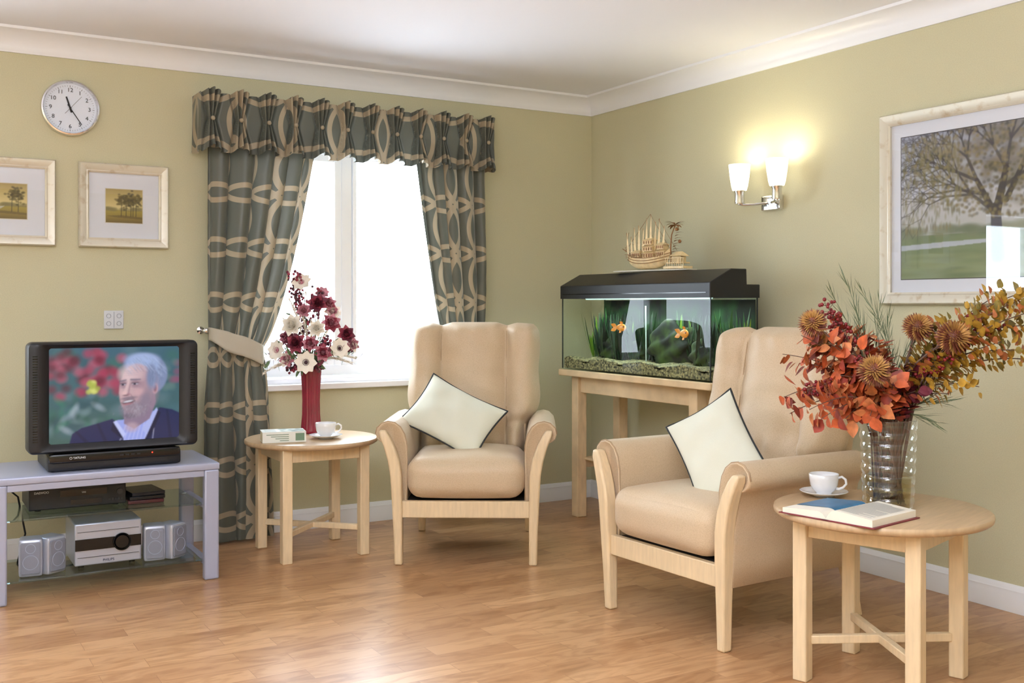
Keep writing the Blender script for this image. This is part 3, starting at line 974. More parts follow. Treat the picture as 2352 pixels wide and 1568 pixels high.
e = root('wall_socket', (0, -1.02, .62)); top(e, 'brass wall socket behind aquarium stand', 'socket')
mb = MB(); mb.box2((-.010, -.07, -.04), (-.0005, .07, .04)); mk('plate', mb, pmat('brass', C(190, 160, 60), .3, metal=.9), e, bevel=.002)
mb = MB(); mb.box2((-.045, .01, -.03), (-.0105, .05, .02)); mb.tube([(-.03, .03, -.03), (-.035, .03, -.1), (-.06, .0, -.2), (-.02, -.03, -.28), (-.02, -.02, -.45)], .004)
mk('plug', mb, M_BLACKP, e)

# ------------------------------------------------------------------ model ship
def ship():
    z = 1.3315
    e = root('model_ship', (-.300, -.985, z), radians(-80)); top(e, 'straw-coloured wooden model sailing ship on aquarium hood', 'model ship')
    e.scale = (1.18, 1.18, 1.12)
    st = pmat('straw_wood', C(232, 208, 160), .5, noise=.15, nscale=40); st2 = pmat('straw_dark', C(150, 104, 58), .5)
    mb = MB(); mb.box((.0, 0, .003), (.42, .072, .006)); mk('base_board', mb, pmat('card_base', C(220, 215, 200), .6), e, bevel=.002)
    mb = MB()
    def f(a, b):
        x = -1+2*a; th = pi*(b)
        wd = .036*max(0.02, (1-abs(x)**2.6))
        sheer = .062+.022*x*x+(.02 if x > .75 else 0)*(x-.75)*4
        keel = .010+.03*abs(x)**3
        return (-.03+x*.125*(1-.12*abs(sin(th))), -wd*cos(th), sheer-(sheer-keel)*sin(th)**.7)
    mb.grid(f, 36, 14); mb.grid(lambda a, b: (-.03+(-1+2*a)*.12, (2*b-1)*.034*max(.02, 1-abs(-1+2*a)**2.6), .058+.02*(-1+2*a)**2), 24, 4)
    mk('hull', mb, st, e, sharp=0)
    mb = MB()
    for k in range(3):
        pts = []
        for i in range(25):
            x = -1+i/12
            pts.append((-.03+x*.124, -.0375*max(.02, 1-abs(x)**2.6), .060-.012*k+.022*x*x))
        mb.tube(pts, .0014, 5)
        mb.tube([(p[0], -p[1], p[2]) for p in pts], .0014, 5)
    for i in range(14):
        x = -.13+i*.015
        mb.tube([(x, -.034, .062), (x, -.034, .078)], .001, 4)
    mb.tube([(-.14, -.033, .080), (.07, -.033, .078)], .0013, 4)
    mk('planking', mb, st2, e)
    def house(x, w, zb, lv):
        mb = MB()
        for l in range(lv):
            mb.box((x, 0, zb+.012+l*.030), (w*(1-.15*l), .036, .020))
            r = w*(1-.15*l)*.62
            zz = zb+.022+l*.030
            mb.add([(x-r, -.026, zz), (x+r, -.026, zz), (x+r, .026, zz), (x-r, .026, zz), (x-r*.5, 0, zz+.012), (x+r*.5, 0, zz+.012)],
                   [(0, 1, 5, 4), (2, 3, 4, 5), (1, 2, 5), (3, 0, 4), (0, 3, 2, 1)])
        mk('deckhouse', mb, st, e, sharp=20)
        mb = MB()
        for l in range(lv):
            for k in range(4): mb.box((x-w*.35+k*w*.23, -.019, zb+.012+l*.03), (.005, .002, .013))
        mk('deckhouse_windows', mb, st2, e)
    house(-.02, .06, .06, 3); house(-.09, .045, .066, 1); house(.05, .045, .066, 2)
    mb = MB()
    mb.box((.135, 0, .014), (.11, .06, .010)); mb.box((.135, 0, .034), (.09, .05, .006)); mb.box((.14, 0, .05), (.05, .035, .024))
    for i in range(9): mb.tube([(.09+i*.012, -.026, .006), (.09+i*.012, -.026, .055)], .0015, 4)
    mb.tube([(.085, -.026, .055), (.19, -.026, .055)], .0018, 4)
    mb.add([(.11, -.03, .064), (.175, -.03, .064), (.175, .03, .064), (.11, .03, .064), (.125, 0, .085), (.16, 0, .085)], [(0, 1, 5, 4), (2, 3, 4, 5), (1, 2, 5), (3, 0, 4)])
    mk('jetty_house', mb, st, e, sharp=20)
    masts = [(-.148, .185, -4), (-.128, .165, -2), (-.108, .205, -2), (-.085, .215, -1), (-.062, .200, 0), (-.042, .245, 0), (-.018, .262, 0), (.006, .225, 1), (.028, .240, 1), (.052, .205, 2)]
    for (x, h, ln) in masts:
        mb = MB(); xt = x+h*math.tan(radians(ln))
        mb.tube([(x, 0, .06), (xt, 0, h)], [.0024, .0010], 6)
        mb.tube([(xt-.009, 0, h*.62), (xt+.009, 0, h*.62)], .0012, 4); mb.tube([(x-.010, 0, h*.48), (x+.010, 0, h*.48)], .0012, 4)
        mk('mast', mb, st2, e)
        mb = MB(); mb.leaf((x+.003, -.003, h*.40), (xt-x+.002, 0, h*.6), (0, -1, 0), h*.58, .013, .0, 8, cup=.3, tip=.55)
        mk('sail', mb, st, e, sharp=0)
    mb = MB()
    for (a, b) in (((-.165, 0, .10), (-.148, 0, .185)), ((-.17, 0, .095), (-.02, 0, .262)), ((-.02, 0, .262), (.09, 0, .10)), ((.028, 0, .235), (.13, 0, .09))):
        mb.tube([a, b], .0008, 4)
    mb.tube([(-.14, 0, .085), (-.185, 0, .11)], .0018, 5)
    mk('rigging', mb, st2, e)
    mb = MB(); mb.tube([(.10, 0, .03), (.095, 0, .1), (.10, 0, .16), (.12, 0, .205)], [.003, .003, .0025, .002], 6)
    for i in range(13):
        a = i*2*pi/13
        mb.leaf((.12, 0, .205), (cos(a), .4*sin(a), .35+.3*sin(a*2)), (0, 0, 1), .042, .014, .5, 5)
    for i in range(10):
        mb.leaf((.098+.003*i, 0, .07+.012*i), (1, .2*(-1)**i, .5), (0, 0, 1), .038, .012, .4, 4)
    mb.ball((.13, 0, .185), (.010, .008, .008)); mb.ball((.145, 0, .13), (.008, .006, .008))
    mk('palm_tree', mb, st2, e, sharp=0)
ship()

# ------------------------------------------------------------------ armchairs
def armchair(loc, rz, label):
    e = root('armchair', loc, rz); top(e, label, 'armchair', 'matching armchairs')
    for s in (-1, 1):
        mb = MB()
        path = [(.300, -.345, 0, .036, .040), (.302, -.348, .15, .040, .046), (.306, -.352, .30, .046, .052), (.310, -.354, .40, .050, .054),
                (.322, -.354, .47, .050, .054), (.342, -.353, .53, .046, .052), (.362, -.351, .575, .042, .048), (.372, -.349, .600, .030, .04)]
        vs = []
        for (x, y, z, w, d) in path:
            vs += [(s*(x-w/2), y-d/2, z), (s*(x+w/2), y-d/2, z), (s*(x+w/2), y+d/2, z), (s*(x-w/2), y+d/2, z)]
        n = len(path); fs = []
        for i in range(n-1):
            for k in range(4):
                q = (i*4+k, i*4+(k+1) % 4, (i+1)*4+(k+1) % 4, (i+1)*4+k)
                fs.append(q if s > 0 else q[::-1])
        fs.append((0, 3, 2, 1) if s > 0 else (0, 1, 2, 3)); b = (n-1)*4
        fs.append((b, b+1, b+2, b+3) if s > 0 else (b+3, b+2, b+1, b))
        mb.add(vs, fs)
        o = mk('leg', mb, M_WOOD, e, bevel=.008, bseg=3, sharp=50)
        o['label'] = 'curved beech front leg rising to the arm'
    for s in (-1, 1):
        mb = MB(); vs = []
        path = [(.275, .365, 0, .034), (.270, .335, .12, .040), (.265, .30, .24, .046), (.262, .28, .30, .046)]
        for (x, y, z, w) in path:
            vs += [(s*x-w/2, y-w/2, z), (s*x+w/2, y-w/2, z), (s*x+w/2, y+w/2, z), (s*x-w/2, y+w/2, z)]
        fs = [(0, 3, 2, 1), (12, 13, 14, 15)]
        for i in range(3):
            for k in range(4): fs.append((i*4+k, i*4+(k+1) % 4, (i+1)*4+(k+1) % 4, (i+1)*4+k))
        mb.add(vs, fs); mk('leg', mb, M_WOOD, e, bevel=.005)
    mb = MB(); mb.box((0, -.345, .248), (.57, .03, .075)); mk('front_rail', mb, M_WOOD, e, bevel=.004)
    mb = MB(); mb.box((0, -.03, .262), (.55, .58, .04)); mk('seat_base', mb, pmat('dark_webbing', C(60, 50, 42), .8), e)
    def sf(o, u):
        return [o[0]*(1+.01*u[2]), o[1], o[2]+.012*(u[2] > 0)*(1-u[0]**2)*(1-u[1]**4)+.003*sin(o[0]*16)*(u[2] > 0)]
    mb = MB(); mb.soft((0, -.125, .385), (.262, .262, .088), .060, 18, crown=(.006, .010, .012), fn=sf)
    mk('seat_cushion', mb, M_FAB, e, sharp=0, merge=True)
    for s in (-1, 1):
        P = [(.268, .26), (.264, .36), (.262, .46), (.266, .53), (.276, .58), (.294, .612), (.320, .632), (.350, .638), (.378, .630), (.400, .608), (.407, .582),
             (.400, .558), (.384, .545), (.366, .538), (.352, .515), (.342, .46), (.334, .38), (.330, .30), (.326, .215), (.300, .208), (.275, .215)]
        npf = len(P)
        ys = [(-.326, .75), (-.336, .90), (-.334, .97), (-.325, 1.0), (-.30, 1.01), (-.2, 1.0), (-.1, 1), (0, 1), (.1, 1), (.18, 1), (.24, 1), (.27, .98), (.285, .9)]
        mb = MB(); vs = []
        for (y, k) in ys:
            for (x, z) in P:
                czz = .585 if z > .53 else z
                ccx = .34 if z > .53 else .30
                vs.append((s*(ccx+(x-ccx)*k), y, czz+(z-czz)*k-(.01*max(0, y+.1))))
        fs = []
        for i in range(len(ys)-1):
            for k in range(npf):
                q = (i*npf+k, i*npf+(k+1) % npf, (i+1)*npf+(k+1) % npf, (i+1)*npf+k)
                fs.append(q[::-1] if s > 0 else q)
        fs.append(tuple(range(npf)) if s > 0 else tuple(range(npf))[::-1])
        b = (len(ys)-1)*npf
        fs.append(tuple(b+k for k in range(npf))[::-1] if s > 0 else tuple(b+k for k in range(npf)))
        mb.add(vs, fs)
        mk('armrest', mb, M_FAB, e, sharp=0, merge=True)
        mb = MB(); mb.tube([(s*.265, -.331, z) for z in (.28, .36, .46, .53)]+[(s*x, -.331, z) for x, z in P[4:11]], .0032, 6)
        mk('seam', mb, M_SEAM, e, sharp=0)
    Mx = Matrix.Translation((0, .135, .44)) @ Matrix.Rotation(radians(-11), 4, 'X')
    mb = MB(); mb.soft((0, .13, .30), (.292, .035, .33), .03, 12, M=Mx); mb.soft((0, .20, .38), (.265, .022, .20), .02, 8)
    mk('back_panel', mb, M_FAB, e, sharp=0, merge=True)
    S0 = .165
    def hwid(v):
        z = -.02+.665*v
        w = .255+.075/(1+math.exp(-(z-.17)/.022))
        if v > .93: w -= .026*((v-.93)/.07)**2
        if v < .06: w -= .02*((.06-v)/.06)**2
        return w+.004*sin(17*v)
    def prof_y(x, v, w):
        ax = abs(x)
        if ax < S0: q = ax/S0; bul = .050*(1-q**2.8)
        else: q = (ax-S0)/(w-S0); bul = .004+.058*(1-abs(2*q-.95)**2.4) if q < 1 else 0
        edge = 1-max(0, (ax-(w-.050))/.050)**2.0 if ax > w-.050 else 1
        ve = min(v, 1-v)*.665
        ed2 = 1-(1-min(1, ve/.06))**2.2
        return bul, max(0, edge), ed2
    def bk(front):
        def f(a, b):
            u = sin((2*a-1)*pi/2)*.6+(2*a-1)*.4
            v = (sin((2*b-1)*pi/2)*.6+(2*b-1)*.4+1)/2
            w = hwid(v); x = u*w
            bul, e1, e2 = prof_y(x, v, w)
            k = (max(0, e1)*max(0, e2))**.5
            dimple = .024*math.exp(-((v-.25)/.035)**2)*(abs(x) > S0)
            wr = .004*sin(34*v+9*x)*cos(11*x+2)+.004*sin(70*x+14*v)*math.exp(-((v-.92)/.06)**2)+.004*sin(90*x+3)*math.exp(-((v-.30)/.05)**2)
            th = .046
            top_b = .016*(1-min(1, abs(abs(x)-S0)/.05))*max(0, (v-.86)/.14)
            y = .055-(th+bul*e2-dimple+wr)*k if front else .055+.05*k
            z = -.02+.665*v-top_b+.010*(max(0, v-.9)*10)*(1-(x/w)**4)
            return (x, y, z)
        return f
    mb = MB(); mb.grid(bk(True), 84, 60, M=Mx); mb.grid(bk(False), 84, 60, M=Mx, flip=True)
    mk('backrest', mb, M_FAB, e, sharp=0, merge=True)
    for s in (-1, 1):
        mb = MB(); pts = []
        for i in range(22):
            v = .04+.94*i/21; w = hwid(v); bul, e1, e2 = prof_y(S0, v, w)
            pts.append(Mx @ Vector((s*S0, .055-(.046+.004*e2)*(e1*e2)**.5-.001, -.02+.665*v-.016*max(0, (v-.86)/.14)+.010*max(0, v-.9)*10)))
        mb.tube(pts, .0022, 6); mk('seam', mb, M_SEAM, e, sharp=0)
    return e
ch1 = armchair((-1.262, -.80, 0), radians(-32), 'tan upholstered beech armchair beside round table under window')
ch2 = copy_thing(ch1, 'armchair', (-.923, -2.252, 0), radians(-87))
ch2['label'] = 'tan upholstered beech armchair in front of aquarium'

def throw(parent, lx, ly, lz, b, tilt, yaw, label, sc=1.0):
    hw, hh, T_ = .205*sc, .148*sc, .062*sc
    mb = MB()
    def edge(u, v):
        x = hw*u*(1-.08*(1-v*v)); z = hh*v*(1-.09*(1-u*u))
        return x, z
    def sag(x, z):
        return -.10*(x*x+z*z)*4*.35
    for sg in (-1, 1):
        def f(a, b_):
            u = sin((2*a-1)*pi/2); v = sin((2*b_-1)*pi/2)
            x, z = edge(u, v)
            th = T_*((1-abs(u)**2.6)*(1-abs(v)**2.6))**.55
            th *= 1+.08*sin(9*u+3*v)+.06*cos(6*v-4*u)
            return (x, sg*th+sag(x, z), z)
        mb.grid(f, 28, 28, flip=(sg > 0))
    M = Matrix.Rotation(parent.rotation_euler[2], 4, 'Z')
    loc = Vector(parent.location)+M.to_3x3() @ Vector((lx, ly, lz))
    Rm = Matrix.Rotation(parent.rotation_euler[2]+yaw, 4, 'Z') @ Matrix.Rotation(-tilt, 4, 'X') @ Matrix.Rotation(b, 4, 'Y')
    o = mk('throw_cushion', mb, M_CREAM, sharp=0, merge=True)
    o.location = loc; o.rotation_euler = Rm.to_euler()
    top(o, label, 'cushion', 'cream cushions')
    pts = []
    n = 24
    for i in range(n): pts.append(edge(-1+2*i/n, -1))
    for i in range(n): pts.append(edge(1, -1+2*i/n))
    for i in range(n): pts.append(edge(1-2*i/n, 1))
    for i in range(n): pts.append(edge(-1, 1-2*i/n))
    mb = MB(); mb.loop([(p[0]*1.008, sag(*p)-.001, p[1]*1.008) for p in pts], .0044, 8)
    p = mk('piping', mb, M_PIPE, o, sharp=0); p['label'] = 'dark piping along the edge'
throw(ch1, -.080, -.055, .628, radians(30), radians(36), 0, 'cream cushion with dark piping on armchair under window', 1.02)
throw(ch2, .030, -.110, .625, radians(52), radians(30), radians(16), 'cream cushion with dark piping on armchair by aquarium', .97)

# ------------------------------------------------------------------ round tables
def table(loc, rz, r, h, hs, label):
    e = root('side_table', loc, rz); top(e, label, 'table', 'round side tables')
    mb = MB(); mb.lathe([(0, h-.024), (r-.010, h-.024), (r-.002, h-.018), (r, h-.010), (r-.002, h-.002), (r-.006, h), (0, h)], 96)
    mk('table_top', mb, [M_WOODH], e, sharp=50)
    w = .046
    for sx in (-1, 1):
        for sy in (-1, 1):
            mb = MB(); mb.box((sx*hs, sy*hs, (h-.0245)/2), (w, w, h-.0245)); mk('leg', mb, M_WOOD, e, bevel=.004)
    for a in (45, 135):
        M = Matrix.Rotation(radians(a), 4, 'Z')
        mb = MB(); mb.box((0, 0, .125+(0.0005 if a == 45 else 0)), (2*sqrt(2)*hs-.05, .024, .026), M); mk('stretcher', mb, M_WOOD, e, bevel=.003)
    for sy in (-1, 1):
        mb = MB(); mb.box((0, sy*hs, h-.055), (2*hs-w, .018, .06)); mk('apron', mb, M_WOOD, e, bevel=.002)
        mb = MB(); mb.box((sy*hs, 0, h-.055), (.018, 2*hs-w, .06)); mk('apron', mb, M_WOOD, e, bevel=.002)
    return e
T1 = (-1.945, -.484); T1H = .535
T2 = (-1.004, -3.008); T2H = .530
table((T1[0], T1[1], 0), 0, .31, T1H, .185, 'round beech side table holding burgundy vase, book and cup')
table((T2[0], T2[1], 0), radians(17.5), .325, T2H, .175, 'round beech side table holding glass vase, cup and open book')

# ------------------------------------------------------------------ cups
def cup_set(x, y, z, rz, where):
    mb = MB()
    mb.lathe([(0, .004), (.028, .004), (.03, 0), (.034, 0), (.036, .005), (.060, .010), (.076, .017), (.078, .019), (.075, .0195), (.058, .0135), (.034, .009), (.026, .0075), (0, .0075)], 48)
    s = mk('saucer', mb, M_PORC, loc=(x, y, z+.0005), sharp=0); top(s, 'round white porcelain saucer on '+where, 'saucer', 'white saucers')
    mb = MB()
    mb.lathe([(0, .004), (.020, .004), (.022, 0), (.025, 0), (.026, .006), (.036, .014), (.044, .030), (.047, .050), (.048, .066), (.0465, .0665), (.0445, .050), (.041, .030), (.032, .017), (.016, .010), (0, .009)], 48)
    c = mk('cup', mb, M_PORC, loc=(x, y, z+.0085), rot=(0, 0, rz), sharp=0); top(c, 'white porcelain teacup on '+where, 'cup', 'white teacups')
    mb = MB(); mb.tube([(.045, 0, .055), (.058, 0, .060), (.070, 0, .052), (.072, 0, .038), (.062, 0, .026), (.050, 0, .020), (.040, 0, .020)], [.004, .0042, .0042, .004, .004, .0045, .005], 10)
    mk('handle', mb, M_PORC, c, sharp=0)
cup_set(-1.905, -.565, T1H, radians(-20), 'table under window')
cup_set(-1.010, -2.782, T2H, radians(-60), 'table beside glass vase')

# ------------------------------------------------------------------ closed book
def closed_book():
    rz = radians(-12)
    e = root('paperback_book', (-2.105, -.545, T1H+.0005), rz); top(e, 'thick closed paperback lying on table under window', 'book')
    w, d, t = .195, .125, .048
    mb = MB(); mb.box((0, .001, t/2), (w-.004, d-.004, t-.003)); mk('pages', mb, pmat('page_block', C(226, 220, 196), .8, noise=.08, nscale=30, stretch=(.2, .2, 30)), e)
    cm = pmat('book_cover', C(236, 238, 232), .35)
    mb = MB(); mb.box((0, 0, .0007), (w, d, .0014)); mb.box((0, 0, t-.0007), (w, d, .0014)); mb.box((0, -d/2, t/2), (w, .0014, t))
    mk('cover', mb, cm, e)
    c = Canvas(110, 70, (226, 232, 226), 1.56)
    r = random.Random(3)
    for i in range(120): c.ell(.45+r.random()*.55, r.random(), .06, .06, r.choice([(60, 88, 66), (96, 120, 90), (150, 170, 150), (40, 60, 50), (190, 200, 190)]), .8, .7)
    for k in range(5): c.seg((.08, .2+k*.13), (.32, .2+k*.13), .022, .022, (70, 90, 80), .7)
    c.obj('cover_picture', w-.004, d-.004, M_PRINT, e, (0, 0, t+.0004), (-pi/2, 0, 0))
    mb = MB()
    gi = pmat('green_ink', C(110, 136, 112), .5)
    for k in range(4): mb.box((-.03+.01*k, -d/2-.001, t*.75-k*.009), (.10-.02*k, .0006, .003))
    mb.box((.070, -d/2-.001, t*.5), (.04, .0006, .034)); mk('spine_print', mb, gi, e)
closed_book()

# open book
def open_book():
    e = root('open_book', (-1.190, -3.045, T2H+.0008), radians(9.4)); top(e, 'open hardback book lying face up near table edge', 'book')
    L, w = .235, .150
    mb = MB(); mb.box((0, -w/2-.004, .0015), (L+.012, w+.012, .003)); mb.box((0, w/2+.004, .0015), (L+.012, w+.012, .003)); mb.box((0, 0, .0015), (L+.012, .02, .003))
    mk('cover', mb, pmat('maroon_cover', C(120, 40, 50), .5), e)
    pg = pmat('book_pages', C(240, 235, 220), .8)
    def h(v, H): return .004+H*(sin(min(1, v*4.5)*pi/2)**.7)*(1-.35*v)+.002*(1-v)
    for s, H in ((-1, .030), (1, .020)):
        mb = MB()
        def f(a, b):
            if b < .7:
                v = b/.7; return ((a-.5)*L, s*(w*v), h(v, H))
            v = (b-.7)/.3; zz = h(1, H)
            return ((a-.5)*L, s*w, zz*(1-v)+.0032*v)
        mb.grid(f, 4, 24, flip=(s < 0))
        for a in (0, 1):
            vs = []; n = 17
            for i in range(n):
                v = i/(n-1); vs.append(((a-.5)*L, s*w*v, h(v, H)))
            for i in range(n):
                v = i/(n-1); vs.append(((a-.5)*L, s*w*v, .0031))
            mb.add(vs, [(i, i+1, n+i+1, n+i) for i in range(n-1)])
        mk('pages', mb, pg, e, sharp=30)
    ink = pmat('page_ink', C(160, 158, 154), .8)
    mb = MB()
    r = random.Random(4)
    for i in range(26):
        xx = -L/2+.02+i*(L-.04)/26
        v0, v1 = .12, .9 if r.random() > .15 else .6
        n = 8; vs = []
        for k in range(n+1):
            v = v0+(v1-v0)*k/n
            vs += [(xx, -w*v, h(v, .030)+.0006), (xx+.0026, -w*v, h(v, .030)+.0006)]
        mb.add(vs, [(2*k, 2*k+1, 2*k+3, 2*k+2) for k in range(n)])
    mk('printed_lines', mb, ink, e, smooth=False)
    mb = MB(); n = 16; vs = []
    for k in range(n+1):
        v = .05+.93*k/n
        vs += [(-L*.22, w*v, h(v, .020)+.001), (L*.49, w*v, h(v, .020)+.001)]
    mb.add(vs, [(2*k, 2*k+1, 2*k+3, 2*k+2) for k in range(n)])
    mk('blue_leaf', mb, pmat('blue_page', C(40, 104, 144), .4, noise=.2, nscale=30), e)
open_book()

# ------------------------------------------------------------------ television stand
def tvstand():
    X0, X1, Y0, Y1 = -3.335, -2.455, -.775, -.30
    cx = (X0+X1)/2; cy = (Y0+Y1)/2; hx = (X1-X0)/2; hy = (Y1-Y0)/2
    e = root('television_stand', (cx, cy, 0)); top(e, 'silver television stand with glass shelves beside curtain', 'television stand')
    mb = MB(); mb.soft((0, 0, .478), (hx, hy, .015), .006, 6)
    mk('stand_top', mb, M_SILVER, e, merge=True, sharp=50)
    for sx in (-1, 1):
        for sy in (-1, 1):
            mb = MB()
            mb.box((sx*(hx-.033), sy*(hy-.022), .2325), (.062, .04, .465))
            mk('leg', mb, M_SILVER, e, bevel=.008, bseg=3)
    for sy in (-1, 1):
        mb = MB(); mb.box((0, sy*(hy-.022), .45), (2*hx-.128, .03, .027)); mk('rail', mb, M_SILVER, e, bevel=.003)
    for sx in (-1, 1):
        for z in (.45, .30, .06):
            mb = MB(); mb.box((sx*(hx-.035), 0, z), (.03, 2*hy-.09, .022)); mk('rail', mb, M_SILVER, e, bevel=.003)
    for z in (.315, .075):
        mb = MB(); mb.box((0, .01, z+.002), (2*hx-.05-.078, 2*hy-.07, .008)); mk('glass_shelf', mb, M_SHELFG, e, bevel=.002)
    for sx in (-1, 1):
        for z in (.315, .075):
            for sy in (-1, 1):
                mb = MB(); mb.tube([(sx*(hx-.08), sy*.15, z-.008), (sx*(hx-.045), sy*.15, z-.008)], .005, 8); mk('shelf_pin', mb, M_CHROME, e)
tvstand()
Z1S, Z0S = .3215, .0815

def television():
    e = root('television', (-2.863, -.725, .4935)); top(e, 'black box television switched on, standing on silver stand', 'television')
    cz = .296; hw, hh = .331, .222
    mb = MB()
    mb.rloft([(.252, .190, .02, .016, 0, cz+.006), (.262, .200, .02, .010, 0, cz+.006), (.275, .206, .02, .0, 0, cz+.004), (hw-.025, hh-.010, .02, -.004, 0, cz), (hw-.004, hh-.003, .022, .004, 0, cz), (hw, hh, .024, .02, 0, cz),
              (hw, hh, .024, .09, 0, cz), (hw-.012, hh-.010, .03, .10, 0, cz), (hw-.03, hh-.02, .05, .15, 0, cz), (hw-.09, hh-.05, .06, .30, 0, cz-.01), (hw-.13, hh-.07, .06, .37, 0, cz-.02), (hw-.15, hh-.09, .06, .385, 0, cz-.02)],
             nc=7, cap1=True)
    mk('casing', mb, M_BLACKP, e, sharp=50)
    for s in (-1, 1):
        mb = MB()
        for k in range(34): mb.box((s*.305, -.0035, cz-.17+k*.0102), (.018, .003, .004))
        mk('speaker_grille', mb, M_BLACKG, e)
    mb = MB(); mb.soft((0, .17, .034), (.26, .165, .0335), .012, 8); mk('base', mb, M_BLACKP, e, merge=True)
    mb = MB(); mb.soft((0, .012, .054), (.255, .016, .020), .010, 8); mk('control_strip', mb, M_BLACKG, e, merge=True)
    wt = pmat('white_lettering', C(205, 208, 214), .4)
    text('TATUNG', .0115, wt, e, (-.142, -.0055, .054), bold=.0002)
    mb = MB(); mb.loop([(-.174+.0045*cos(a*pi/8), -.0052, .054+.0045*sin(a*pi/8)) for a in range(16)], .0009, 6); mk('logo', mb, wt, e)
    mb = MB(); mb.ball((.14, -.0055, .056), .0028); mk('power_light', mb, pmat('red_led', (1, .05, .02, 1), .4, emis=(1, .03, .01, 1), estr=4), e)
    for k in range(4):
        mb = MB(); mb.box((.02+k*.022, -.0045, .054), (.014, .003, .006)); mk('control_button', mb, M_BLACKP, e)
    A = .50/.378
    c = Canvas(320, 242, (52, 84, 84), A)
    r = random.Random(21)
    c.vgrad(0, (58, 96, 116), 1, (62, 96, 92))
    for i in range(70): c.ell(r.random(), r.random()*.95, .06, .06, r.choice([(54, 106, 90), (40, 76, 90), (96, 124, 134), (66, 104, 116)]), 1.2, .5)
    for i in range(56):
        x = r.random()*.55; y = .04+r.random()*.48
        c.ell(x, y, .038, .045, r.choice([(150, 44, 74), (166, 56, 90), (100, 30, 56), (176, 84, 110), (84, 26, 50)]), 1.1, .7)
    for i in range(16): c.ell(.86+r.random()*.14, .1+r.random()*.35, .03, .035, r.choice([(140, 66, 104), (90, 120, 120)]), 1, .5)
    for i in range(26): c.ell(r.random()*.42, .52+r.random()*.35, .05, .028, r.choice([(50, 120, 100), (110, 140, 146), (50, 96, 86), (170, 186, 200), (36, 76, 66)]), 1.2, .45, r.random()*3)
    for i in range(16): c.ell(.32+r.gauss(0, .026), .42+r.gauss(0, .033), .020, .024, r.choice([(190, 196, 90), (160, 172, 70), (206, 210, 120)]), .9, .75)
    NAVY = (30, 42, 84)
    c.poly([(.15, 1), (.17, .90), (.24, .84), (.36, .80), (.47, .76), (.55, .85), (.62, 1)], NAVY)
    c.poly([(.62, 1), (.74, .90), (.80, .72), (.84, .66), (.94, .69), (1, .73), (1, 1)], NAVY)
    for (a, b) in (((.20, .88), (.28, 1)), ((.36, .81), (.42, 1)), ((.90, .70), (.93, 1))): c.seg(a, b, .012, .018, (18, 26, 58), .5)
    c.poly([(.50, .78), (.53, .92), (.56, 1.0), (.72, 1.0), (.79, .86), (.815, .68), (.70, .76)], (150, 162, 228))
    for k in range(9): c.seg((.53+k*.032, 1), (.60+k*.026, .74), .003, .003, (206, 212, 246), .6)
    c.poly([(.50, .78), (.47, .80), (.545, .99), (.575, .93)], (186, 194, 240)); c.poly([(.815, .66), (.835, .72), (.75, .98), (.70, .88)], (168, 178, 230))
    c.poly([(.475, .79), (.46, .88), (.56, 1), (.555, .97)], (20, 30, 62)); c.poly([(.825, .69), (.85, .72), (.76, 1), (.725, 1)], (20, 30, 62))
    c.poly([(.555, .68), (.56, .82), (.64, .88), (.76, .78), (.81, .60), (.80, .5)], (134, 116, 140))
    c.ell(.62, .86, .05, .05, (186, 160, 172), .8, .7)
    c.ell(.738, .30, .165, .225, (122, 136, 172), .10)
    c.ell(.70, .19, .135, .115, (146, 164, 206), .3)
    c.ell(.652, .455, .130, .280, (192, 160, 166), .08, ang=.10)
    c.ell(.735, .45, .085, .20, (160, 132, 146), .7, .8)
    c.ell(.600, .29, .075, .085, (218, 192, 196), .9, .8)
    c.ell(.668, .30, .06, .07, (200, 172, 180), .9, .6)
    c.ell(.800, .45, .026, .062, (186, 148, 158), .3); c.ell(.803, .455, .012, .036, (138, 100, 116), .6)
    c.ell(.775, .33, .040, .13, (120, 132, 166), .7)
    c.ell(.70, .13, .12, .06, (160, 178, 218), .8, .7)
    for i in range(150):
        x = r.uniform(.57, .88); y = .085+((x-.70)**2)*3.2+r.uniform(0, .15)
        if y > .34: continue
        c.seg((x, y), (x+.03, y+.045), .0022, .0016, r.choice([(176, 194, 230), (100, 114, 148), (192, 206, 234), (130, 146, 184)]), .40)
    for i in range(60):
        x = r.uniform(.76, .86); y = r.uniform(.22, .42)
        c.seg((x, y), (x-.004, y+.04), .0022, .0016, r.choice([(150, 164, 200), (96, 106, 136)]), .4)
    for (ex, ey, w_) in ((.553, .400, .020), (.645, .396, .027)):
        c.ell(ex, ey-.012, w_*1.4, .030, (132, 104, 122), .9, .75)
        c.ell(ex, ey+.030, w_*1.2, .012, (146, 118, 134), .9, .6)
        c.ell(ex, ey+.002, w_*.9, .007, (186, 182, 200), .6); c.ell(ex-.004, ey+.002, .010, .010, (40, 42, 62), .4)
        c.seg((ex-w_, ey-.008), (ex+w_, ey-.010), .005, .004, (60, 48, 66), .8)
        c.seg((ex-w_, ey+.012), (ex+w_, ey+.010), .003, .002, (112, 84, 100), .6)
    c.seg((.527, .365), (.574, .352), .008, .007, (104, 98, 120), .8); c.seg((.612, .350), (.686, .350), .010, .007, (104, 98, 120), .8)
    c.seg((.592, .38), (.566, .485), .012, .016, (212, 180, 184), .8); c.seg((.606, .40), (.592, .50), .006, .008, (146, 114, 130), .6)
    c.ell(.563, .492, .022, .022, (216, 180, 182), .6); c.ell(.592, .505, .014, .014, (166, 126, 138), .6)
    c.ell(.570, .516, .022, .006, (100, 68, 84), .9)
    c.ell(.675, .485, .042, .040, (206, 166, 172), .9, .7); c.ell(.535, .485, .014, .030, (204, 166, 172), .9, .6)
    c.seg((.612, .51), (.650, .60), .005, .004, (130, 98, 114), .6)
